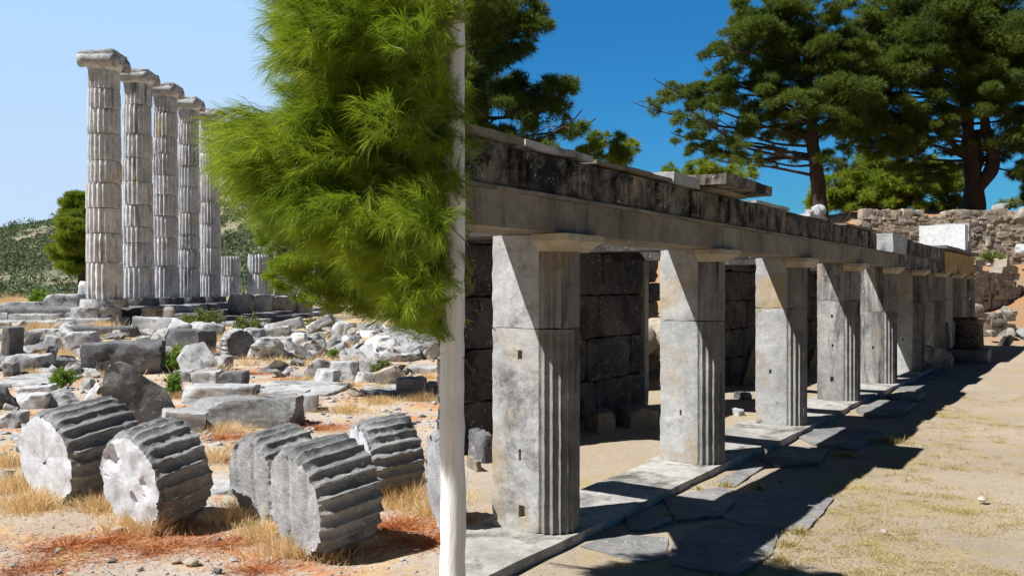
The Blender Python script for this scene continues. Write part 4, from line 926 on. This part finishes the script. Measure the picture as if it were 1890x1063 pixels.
def lay(name, pts, mat, label, cat='grass', lens=(.05, .16), wd=.0035, flat=.25, droop=.15, seed=0, kind='stuff'):
    rng = np.random.default_rng(seed); P = []; D = []; Ln = []
    for (x, y, rad, n, ls) in pts:
        n = int(n*.8); a = rng.random(n)*6.283; r = np.abs(rng.normal(size=n))*rad*.62*(1+.45*np.sin(a*3+x*7)); fall = np.clip(1.25-.45*r/rad, .35, 1.25)*np.where(rng.random(n) < .06, 1.7, 1)
        xx = x+np.cos(a)*r; yy = y+np.sin(a)*r*.8; zz = np.array([H(u, v) for u, v in zip(xx, yy)])-.004
        d = np.stack([np.cos(a)*.5+rng.normal(size=n)*.45, np.sin(a)*.5+rng.normal(size=n)*.45, flat+rng.random(n)*1.3*flat], 1)
        P.append(np.stack([xx, yy, zz], 1)); D.append(unit(d)); Ln.append(rng.uniform(lens[0], lens[1], n)*ls*fall)
    P = np.concatenate(P); D = np.concatenate(D); Ln = np.concatenate(Ln)
    V, I, S = needles(P, D, Ln, wd, rng, droop, True)
    o_ = npmesh(name, V, I, S, mat); return link(name, o_, label=label, cat=cat, kind=kind)
def gp(x, y): v = G(x, y); return v.x, v.y
tuf = [(60, 940, .35, 2600, 1.0), (130, 925, .30, 2200, .9), (30, 905, .3, 1800, 1.1), (185, 945, .25, 1200, .9), (250, 975, .25, 1500, .7), (285, 985, .12, 700, .9), (15, 860, .3, 1400, .9), (430, 965, .2, 800, .8),
       (490, 990, .25, 1800, .8), (545, 1020, .28, 2300, .9), (590, 1025, .2, 1200, .8), (460, 940, .2, 900, .8), (645, 1010, .15, 500, .7), (740, 900, .35, 2600, 1.3), (765, 930, .3, 2200, 1.2), (715, 930, .2, 1000, .9), (800, 950, .2, 900, .8),
       (400, 850, .3, 900, .9), (420, 800, .4, 1200, .9), (445, 835, .3, 900, .8), (640, 760, .5, 1500, .8), (700, 745, .5, 1500, .8), (780, 740, .4, 1300, 1), (560, 705, .5, 1200, .9), (640, 712, .4, 900, .8), (510, 770, .3, 900, 1), (470, 745, .3, 700, 1),
       (395, 700, .4, 900, 1.1), (110, 660, .6, 1500, 1.6), (115, 640, .5, 900, 1.6), (60, 690, .4, 700, .9), (175, 695, .5, 700, 1), (330, 735, .3, 700, 1), (790, 655, .7, 1500, 1.5), (640, 640, .9, 1700, 1.6), (610, 655, .7, 1200, 1.3), (680, 655, .6, 800, 1.2), (160, 640, .5, 600, 1.4), (375, 655, .5, 700, 1.5), (650, 620, .8, 1000, 1.8), (700, 720, .4, 900, .8), (790, 700, .4, 700, 1)]
lay('dry_grass', [(*gp(x, y), r, n, s) for x, y, r, n, s in tuf], STRAW, 'pale straw grass growing round the fallen drums and blocks', lens=(.06, .19), wd=.0035, flat=.8, seed=3)
rs = random.Random(61)
tuf2 = [(rs.uniform(0, 830), rs.uniform(606, 690), rs.uniform(.3, .8), 260, rs.uniform(1.0, 1.9)) for _ in range(70)]
lay('dry_grass', [(*gp(x, y), r, n, s) for x, y, r, n, s in tuf2], STRAW, 'straw tufts sprouting between the stones of the rubble field', lens=(.06, .19), wd=.007, flat=.9, seed=8)
far = [(20, 560, 4, 2500, 4), (70, 556, 4, 2000, 4), (10, 552, 4, 2500, 4), (60, 575, 1.2, 700, 3), (90, 600, 1, 500, 3), (75, 620, .8, 500, 3), (190, 612, .8, 400, 2.5)]
lay('dry_grass', [(*gp(x, y), r, n, s) for x, y, r, n, s in far], STRAW, 'tall straw grass at the far left beyond the low wall', lens=(.1, .22), wd=.02, flat=1.2, seed=4)
lit = [(200, 1000, .6, 5000, 1), (300, 1010, .6, 5000, 1), (120, 1010, .5, 3000, 1), (60, 1050, .5, 3000, 1), (430, 1000, .3, 2000, 1), (740, 970, .5, 5000, 1.2), (780, 1000, .4, 3000, 1.2), (480, 1050, .4, 2500, 1), (420, 810, .5, 3000, 1.2), (590, 790, .6, 3500, 1.2), (700, 735, .8, 3500, 1.3), (440, 850, .4, 2000, 1), (40, 900, .5, 2500, 1), (520, 740, .6, 2500, 1.3), (560, 700, .6, 2000, 1.5), (740, 720, .5, 2500, 1.3), (270, 795, .4, 2000, 1), (470, 690, .7, 2500, 1.5)]
lay('needle_litter', [(*gp(x, y), r, n, s) for x, y, r, n, s in lit], LITTER, 'rust red fallen pine needles on the dusty ground', cat='needle litter', lens=(.03, .09), wd=.003, flat=.06, droop=0, seed=5)
# court turf
rng = np.random.default_rng(12); tt = []
while len(tt) < 560:
    y = 4.8+rng.random()**1.3*8.5; x = rng.uniform(.15, .62)*y; n_ = x*N.x+y*N.y; a_ = x*A.x+y*A.y
    if n_ < -1.9: continue
    m_ = MN.noise(Vector((x*.9, y*.9, 3.3)))+.35*MN.noise(Vector((x*2.7, y*2.7, 1))) + (.25 if n_ < -1.2 else 0)
    if m_ > -.05: tt.append((x, y, .22, 150, .6+.5*rng.random()))
lay('dry_turf', tt, STRAWG, 'sparse yellow green turf patches on the sunny court', lens=(.012, .034), wd=.003, flat=.45, seed=9)
lay('weeds', [(*gp(x, y), r, n, s) for x, y, r, n, s in [(1400, 905, .06, 160, 1), (1640, 815, .25, 900, 1), (1560, 840, .2, 500, .8), (1340, 900, .1, 160, .8), (1475, 985, .12, 300, .7), (1452, 1010, .12, 260, .7), (1440, 1040, .1, 200, .7), (1232, 955, .05, 100, .7), (1290, 905, .05, 100, .6)]], STRAWG, 'green weeds in the joints and along the edge of the court paving', lens=(.03, .09), wd=.004, flat=.9, seed=10)
# hero tuft in front of the second drum
h1 = G(292, 985); rng = np.random.default_rng(6); n_ = 90
P = np.stack([h1.x+rng.normal(size=n_)*.018, h1.y+rng.normal(size=n_)*.018, np.full(n_, GZ-.01)], 1); D = unit(np.stack([.16+rng.normal(size=n_)*.13, rng.normal(size=n_)*.12, np.ones(n_)], 1))
parts = []
for kk in range(n_):
    L_ = rng.uniform(.15, .46); p0 = P[kk]; d = D[kk]; s = unit(np.cross(d, rng.normal(size=3)))*.0028; pts_ = []
    for j in range(6):
        t_ = j/5; c = p0+d*L_*t_+np.array([.22, 0, -.25])*L_*t_*t_*t_; pts_ += [c-s*(1-t_*.8), c+s*(1-t_*.8)]
    idx = np.concatenate([np.array([2*j, 2*j+1, 2*j+3, 2*j+2]) for j in range(5)]); parts.append((np.array(pts_), idx, np.full(5, 4)))
V, I, S = joinparts(parts); link('grass_tuft', npmesh('grass_tuft', V-np.array(h1), I, S, STRAW), loc=h1, label='tall arching straw tuft standing in front of the second fallen drum', cat='grass tuft')

# ------------------------------------------------------------------ bushes
def bush(label, x, y, rx, ry, mat=BUSH, seed=0, n=900, ln=.035, wd=.018, Y=None, z=None, stems=9):
    p = G(x, y) if Y is None else Vector(((x-945)/F*Y, Y, z if z is not None else GZ)); k_ = p.y/F; w_, h_ = rx*k_, ry*2*k_
    root = link('bush', None, loc=p, label=label, cat='bush'); rng = np.random.default_rng(seed); rs_ = random.Random(seed)
    PP = []; DD = []; tubes = []; sc_ = max(1, p.y/11)
    for i in range(stems*3):
        a = rs_.uniform(0, 6.28); q = rs_.random()**.5
        e = Vector((math.cos(a)*w_*q, math.sin(a)*w_*.8*q, h_*(rs_.uniform(.45, 1.0))*(1-.45*q*q))); mid = e*.5+Vector((0, 0, h_*.12))
        if i < stems: link('stem', tube([(Vector((0, 0, -.02)), .012*sc_*.6), (mid, .007*sc_*.6), (e, .002*sc_)], TWIG, 5, 'stem'), root)
        m_ = n//(stems*3); t_ = rng.uniform(.35, 1.08, m_)[:, None]
        c = (1-t_)**2*0+2*(1-t_)*t_*np.array(mid)+t_**2*np.array(e); PP.append(c+rng.normal(size=(m_, 3))*w_*.11); DD.append(unit(np.array(e.normalized())*.4+rng.normal(size=(m_, 3))*.7+np.array([0, 0, .25])))
    P = np.concatenate(PP); D = np.concatenate(DD); V, I, S = needles(P, D, rng.uniform(.6, 1.3, len(P))*ln*sc_, wd*sc_, rng, .1, True)
    link('leaves', npmesh('leaves', V, I, S, mat), root)
bush('rounded olive-green bush in front of the farthest tall column', 374, 603, 36, 22, BUSH, 1, 4200, .03, .010, Y=34)
bush('scraggly dark green bush right of the drum standing on its rim', 458, 626, 26, 27, BUSH, 2, 2600, .03, .011)
bush('round bright green bush between the leaning shard and the row of squared stones', 332, 687, 30, 26, BUSHB, 3, 3600, .03, .012)
bush('dark green bush over the right end of the huge dark block', 277, 668, 18, 22, BUSH, 4, 1600, .03, .012)
bush('yellow-green bush rising behind the upright slab', 318, 735, 16, 30, BUSHB, 5, 1500, .035, .012)
bush('low leafy bush on the path left of the upright slab', 116, 718, 26, 19, BUSHB, 6, 3000, .028, .011)
bush('small weed behind the leaning dark shard at the left', 42, 750, 12, 10, BUSHB, 7, 500, .03, .01)
bush('low bush with yellow seed heads right of the middle heap', 705, 698, 24, 18, BUSH, 8, 2200, .028, .010)
bush('small green sprig behind the middle heap', 615, 664, 13, 12, BUSHB, 9, 800, .028, .010)
bush('bright young pine shoot at the far left behind the wall', 75, 545, 24, 20, BUSHB, 10, 3000, .05, .012, Y=48, z=.3)
bush('low bright bush beside the young pine shoot', 60, 548, 10, 9, BUSHB, 11, 800, .04, .012, Y=46, z=.3)
bush('green weed at the foot of the grooved grey drum pair', 466, 985, 10, 12, BUSHB, 12, 500, .035, .006)
bush('green weed in the orange grass beside the streaked drum', 716, 908, 14, 16, BUSHB, 13, 700, .04, .006)
bush('dry weed left of the second drum on the dust', 182, 730, 8, 12, BUSH, 14, 400, .03, .01)
bush('dark leafy shrub under the pine foliage at the platform end', 590, 604, 34, 14, BUSH, 15, 2600, .03, .012, Y=32)
bush('wispy grey-green shrub on the terrace edge at the far right', 1864, 384, 22, 11, BUSH, 16, 900, .04, .009, Y=34.6, z=4.75)
bush('dry pale bush at the foot of the terrace wall', 1832, 470, 22, 9, BUSH, 17, 1200, .04, .01, Y=32.6, z=2.6)

# ------------------------------------------------------------------ trees
# the pine behind the tallest column
b0 = W(150, 520, 56); b0.z = 0
pine_tree('bushy pine standing behind the tallest column at the left', b0, [((b0.x, 56, 0), .35), ((b0.x+.1, 56, 3), .28), ((b0.x+.3, 56, 6.6), .10)],
 pxblobs([(148, 385, 22, 24), (165, 400, 24, 30), (135, 420, 22, 20), (150, 440, 34, 22), (120, 462, 24, 18), (150, 478, 34, 20), (175, 465, 20, 24), (135, 492, 20, 10)], 56, 1, 2), 3, 22, 30, 9, .24, .030, PINEL)
# trees of the right half: behind the hall
def tree_at(label, base_px, Y, zb, trunk_px, blobs, seed, mat, **kw):
    tp = [(tuple(W(x, y, Y)), r) for x, y, r in trunk_px]
    if zb is not None: tp[0] = ((tp[0][0][0], tp[0][0][1], zb), tp[0][1])
    return pine_tree(label, tp[0][0], tp, pxblobs(blobs, Y, kw.pop('ys', 1.2), seed), seed, mat=mat, group='pines behind the colonnade', **kw)
tree_at('dark pine rising behind the near end of the hall', None, 17, -.1, [(880, 560, .28), (885, 300, .22), (870, 60, .15), (860, -80, .08)],
 [(885, 20, 55, 40), (950, 30, 42, 32), (975, 65, 26, 30), (930, 85, 45, 26), (870, 110, 50, 40), (905, 165, 46, 28), (985, 175, 42, 26), (1035, 178, 24, 26), (1010, 205, 40, 22), (930, 215, 60, 26), (1040, 235, 42, 12), (1000, 255, 50, 16), (880, 260, 60, 30), (960, 280, 60, 20), (860, -50, 70, 50), (800, 180, 60, 60), (1060, 240, 24, 10)],
 21, PINE, clumps=20, tufts=58, per=8, ln=.15, wd=.014, ys=1.0)
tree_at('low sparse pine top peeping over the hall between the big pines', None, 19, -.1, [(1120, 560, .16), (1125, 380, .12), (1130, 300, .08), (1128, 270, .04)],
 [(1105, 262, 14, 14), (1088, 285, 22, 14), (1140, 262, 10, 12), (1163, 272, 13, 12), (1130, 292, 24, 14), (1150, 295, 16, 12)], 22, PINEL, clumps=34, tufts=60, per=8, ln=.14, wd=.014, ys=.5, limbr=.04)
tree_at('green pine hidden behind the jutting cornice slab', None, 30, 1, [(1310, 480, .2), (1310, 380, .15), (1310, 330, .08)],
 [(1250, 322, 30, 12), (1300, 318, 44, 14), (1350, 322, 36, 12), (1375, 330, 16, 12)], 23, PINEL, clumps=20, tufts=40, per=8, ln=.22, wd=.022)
tree_at('tall leaning pine with an umbrella of long limbs, centre right', None, 36, 2.6, [(1524, 420, .33), (1510, 340, .29), (1500, 270, .25), (1497, 200, .21), (1490, 120, .15), (1480, 40, .09)],
 [(1400, 25, 40, 22), (1450, 55, 60, 34), (1500, 20, 50, 24), (1360, 60, 32, 20), (1345, 85, 26, 16), (1395, 100, 50, 26), (1320, 105, 30, 10), (1330, 140, 30, 20), (1245, 168, 24, 14), (1225, 185, 24, 12), (1290, 175, 28, 14), (1325, 185, 40, 24), (1380, 175, 50, 26), (1440, 150, 50, 30), (1510, 150, 40, 30), (1290, 215, 40, 18), (1350, 235, 50, 22), (1420, 235, 44, 24), (1270, 255, 32, 12), (1300, 280, 36, 14), (1370, 282, 40, 16), (1430, 290, 36, 14), (1560, 180, 44, 36), (1425, 95, 50, 34), (1480, 100, 44, 34), (1460, 200, 40, 26), (1535, 215, 40, 26), (1575, 120, 40, 30), (1395, 60, 44, 30), (1335, 265, 30, 16), (1480, 250, 26, 18), (1570, 250, 40, 24), (1540, 100, 46, 34), (1215, 205, 14, 6), (1340, 300, 40, 10), (1545, 300, 34, 16)],
 24, PINE, clumps=13, tufts=34, per=9, ln=.21, wd=.019, limbr=.08)
k37 = 37/F
tree_at('great spreading pine with a forked black trunk at the right', None, 37.5, 4.7, [(1798, 390, .47), (1797, 340, .40), (1790, 280, .30), (1785, 220, .24), (1775, 150, .2), (1765, 90, .1)],
 [(1590, 55, 40, 26), (1570, 95, 34, 20), (1640, 60, 50, 40), (1700, 50, 60, 50), (1770, 60, 60, 50), (1840, 70, 60, 55), (1900, 110, 50, 60), (1620, 110, 44, 30), (1680, 130, 60, 36), (1750, 140, 56, 34), (1830, 150, 60, 36), (1620, 165, 50, 28), (1690, 190, 50, 28), (1740, 20, 70, 30), (1840, 10, 70, 30), (1660, 15, 40, 18), (1600, 10, 30, 18), (1885, 215, 50, 34), (1600, 225, 44, 20), (1645, 245, 50, 26), (1700, 255, 44, 24), (1745, 215, 40, 16), (1855, 260, 44, 20), (1900, 270, 30, 20), (1730, 275, 36, 16), (1680, 290, 44, 22), (1840, 290, 14, 18), (1750, 320, 22, 14), (1660, 215, 50, 26), (1720, 235, 40, 22), (1620, 275, 36, 18), (1790, 190, 60, 26), (1870, 165, 60, 34), (1570, 180, 40, 30), (1590, 140, 40, 26), (1690, 325, 40, 16), (1885, 320, 20, 16)],
 25, PINE, clumps=13, tufts=34, per=9, ln=.21, wd=.019, limbr=.1, extra=[[(tuple(W(1805, 345, 37.2)), .30), (tuple(W(1828, 318, 37.2)), .30), (tuple(W(1832, 285, 37.2)), .27), (tuple(W(1820, 240, 37.2)), .22), (tuple(W(1815, 190, 37.2)), .12)], [(tuple(W(1800, 320, 37.6)), .22), (tuple(W(1808, 290, 37.6)), .18), (tuple(W(1802, 240, 37.6)), .13)]])
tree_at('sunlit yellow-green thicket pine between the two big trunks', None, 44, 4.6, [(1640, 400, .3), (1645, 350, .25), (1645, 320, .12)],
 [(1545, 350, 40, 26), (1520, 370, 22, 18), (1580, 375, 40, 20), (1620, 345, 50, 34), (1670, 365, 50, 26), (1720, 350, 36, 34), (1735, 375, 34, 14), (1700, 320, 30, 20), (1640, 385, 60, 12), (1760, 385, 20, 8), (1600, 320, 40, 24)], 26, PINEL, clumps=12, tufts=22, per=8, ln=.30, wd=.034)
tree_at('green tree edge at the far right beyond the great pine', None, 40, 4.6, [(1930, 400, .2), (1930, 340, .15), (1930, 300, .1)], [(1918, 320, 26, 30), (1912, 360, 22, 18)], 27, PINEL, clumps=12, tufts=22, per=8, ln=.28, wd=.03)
# the finer pine further back on the left, behind the hanging foliage
tree_at('finer-needled pine behind the hanging near foliage, before the column stumps', None, 13, -.1, [(833, 690, .12), (833, 600, .10), (830, 500, .08), (815, 420, .04)],
 [(500, 425, 26, 18), (548, 470, 44, 32), (530, 520, 34, 20), (590, 500, 50, 36), (600, 550, 46, 20), (660, 520, 50, 40), (670, 560, 50, 20), (550, 410, 40, 30), (720, 540, 44, 34), (640, 450, 60, 40), (720, 470, 50, 50), (780, 520, 40, 50)], 28, NEEDLE, clumps=60, tufts=110, per=7, ln=.085, wd=.006, ys=.35, limbr=.03)

# the near long-needled pine
rng = np.random.default_rng(101); rs = random.Random(101)
TB = Vector((-.285, 4.15, GZ))
near = link('pine_tree', None, loc=TB, label='near pine with long bright green needles hanging over the left ruins', cat='tree')
tp = [(Vector((0, 0, -.1)), .075), (Vector((.002, 0, .35)), .0615), (Vector((-.002, 0, 1.2)), .0585), (Vector((.003, 0, 2.1)), .057), (Vector((0, 0, 3.06)), .055), (Vector((-.03, .0, 3.16)), .04), (Vector((-.06, 0, 3.24)), .012)]
link('trunk', tube(spline(tp, 14), LIME, 28, 'trunk', .12, 4), near)  # limewashed trunk is added, filling the white gap between the two halves
poly = [(550, -60), (540, 60), (550, 110), (558, 150), (556, 190), (560, 225), (530, 262), (485, 240), (458, 226), (428, 212), (418, 228), (422, 275), (436, 305), (448, 318), (468, 362), (490, 375), (540, 400), (600, 430), (660, 470), (700, 500), (720, 560), (760, 580), (800, 592), (806, 540), (830, -60)]
def inside(x, y):
    c = False; n = len(poly)
    for i in range(n):
        x1, y1 = poly[i]; x2, y2 = poly[(i+1) % n]
        if (y1 > y) != (y2 > y) and x < (x2-x1)*(y-y1)/(y2-y1)+x1: c = not c
    return c
PP, DD, LL = [], [], []; nb_ = 0
while nb_ < 600:
    x, y = rs.uniform(370, 815), rs.uniform(-60, 590)
    if not inside(x, y): continue
    if 525 < x < 555 and 110 < y < 175: continue
    nb_ += 1
    Yd = rs.uniform(3.5, 4.25)+.45*sst(580, 700, x)*sst(40, 130, y)*(1 if rs.random() < .85 else -.3)
    tip = np.array(W(x, y, Yd)); out = tip-np.array([TB.x, TB.y, tip[2]-.25]); out = out/np.linalg.norm(out)
    bd = unit(out*.9+np.array([-.35, -.25, -.18])+rng.normal(size=3)*.28)
    st_ = tip-bd*rs.uniform(.16, .28)
    if nb_ % 7 == 0: link('twig', tube([(Vector(st_-bd*.12+np.array([0, 0, -.03]))-TB, .003), (Vector(st_)-TB, .0025), (Vector(tip)-TB, .001)], TWIG, 5, 'twig'), near)
    for s_ in range(9):
        t_ = rs.uniform(0, 1); b_ = st_+(tip-st_)*t_+rng.normal(size=3)*.03; sd = unit(bd+rng.normal(size=3)*.34)
        m_ = 66; along = rng.random(m_)[:, None]*.13
        p_ = b_+sd*along; d_ = unit(sd*1.0+rng.normal(size=(m_, 3))*.30+np.array([0, 0, -.16]))
        PP.append(p_); DD.append(d_); LL.append(rng.uniform(.075, .13, m_))
for (x0, y0, x1, y1, r_) in [(834, 60, 560, -20, .022), (834, 150, 600, 110, .022), (834, 250, 520, 200, .024), (834, 330, 420, 240, .024), (834, 400, 620, 330, .02), (834, 470, 640, 440, .02), (834, 540, 720, 520, .016), (834, 300, 470, 300, .018)]:
    a_ = W(x0, y0, 4.2); b_ = W(x1, y1, 4.55); a_.x = TB.x
    link('limb', tube(spline([(a_-TB, r_), (a_.lerp(b_, .4)-TB+Vector((0, 0, .04)), r_*.7), (b_-TB, r_*.25)], 6), TWIG, 7, 'limb', .2, 3), near)
P = np.concatenate(PP); D = np.concatenate(DD); Ln = np.concatenate(LL)
V, I, S = needles(P-np.array(TB), D, Ln, .0018, rng, .2, True)
link('crown', npmesh('crown', V, I, S, NEEDLE), near)

# ------------------------------------------------------------------ hillside scrub
rng = np.random.default_rng(55); ctr = []
for i in range(12500):
    y = 125+rng.random()**.8*165; x = rng.uniform(-.72, .02)*y
    dn = MN.noise(Vector((x*.03, y*.03, 7)))
    if dn < .0 and rng.random() < .78: continue
    ctr.append((x, y, H(x, y), rng.uniform(.4, 1.5)*(1+1.1*(rng.random() < .05))))
ctr = np.array(ctr); nl = 60; n_ = len(ctr)*nl; c_ = np.repeat(ctr, nl, 0); u = unit(rng.normal(size=(n_, 3))); u[:, 2] = np.abs(u[:, 2])
P = c_[:, :3]+u*c_[:, 3:4]*np.array([1.15, 1.15, 1.0])*rng.uniform(.6, 1, (n_, 1)); D = unit(u+rng.normal(size=(n_, 3))*.8)
V, I, S = needles(P, D, c_[:, 3]*rng.uniform(.2, .5, n_), .34, rng, .1, False)
link('hillside_scrub', npmesh('hillside_scrub', V, I, S, SCRUB), kind='stuff', label='grey green scrub covering the far hillside', cat='scrub')
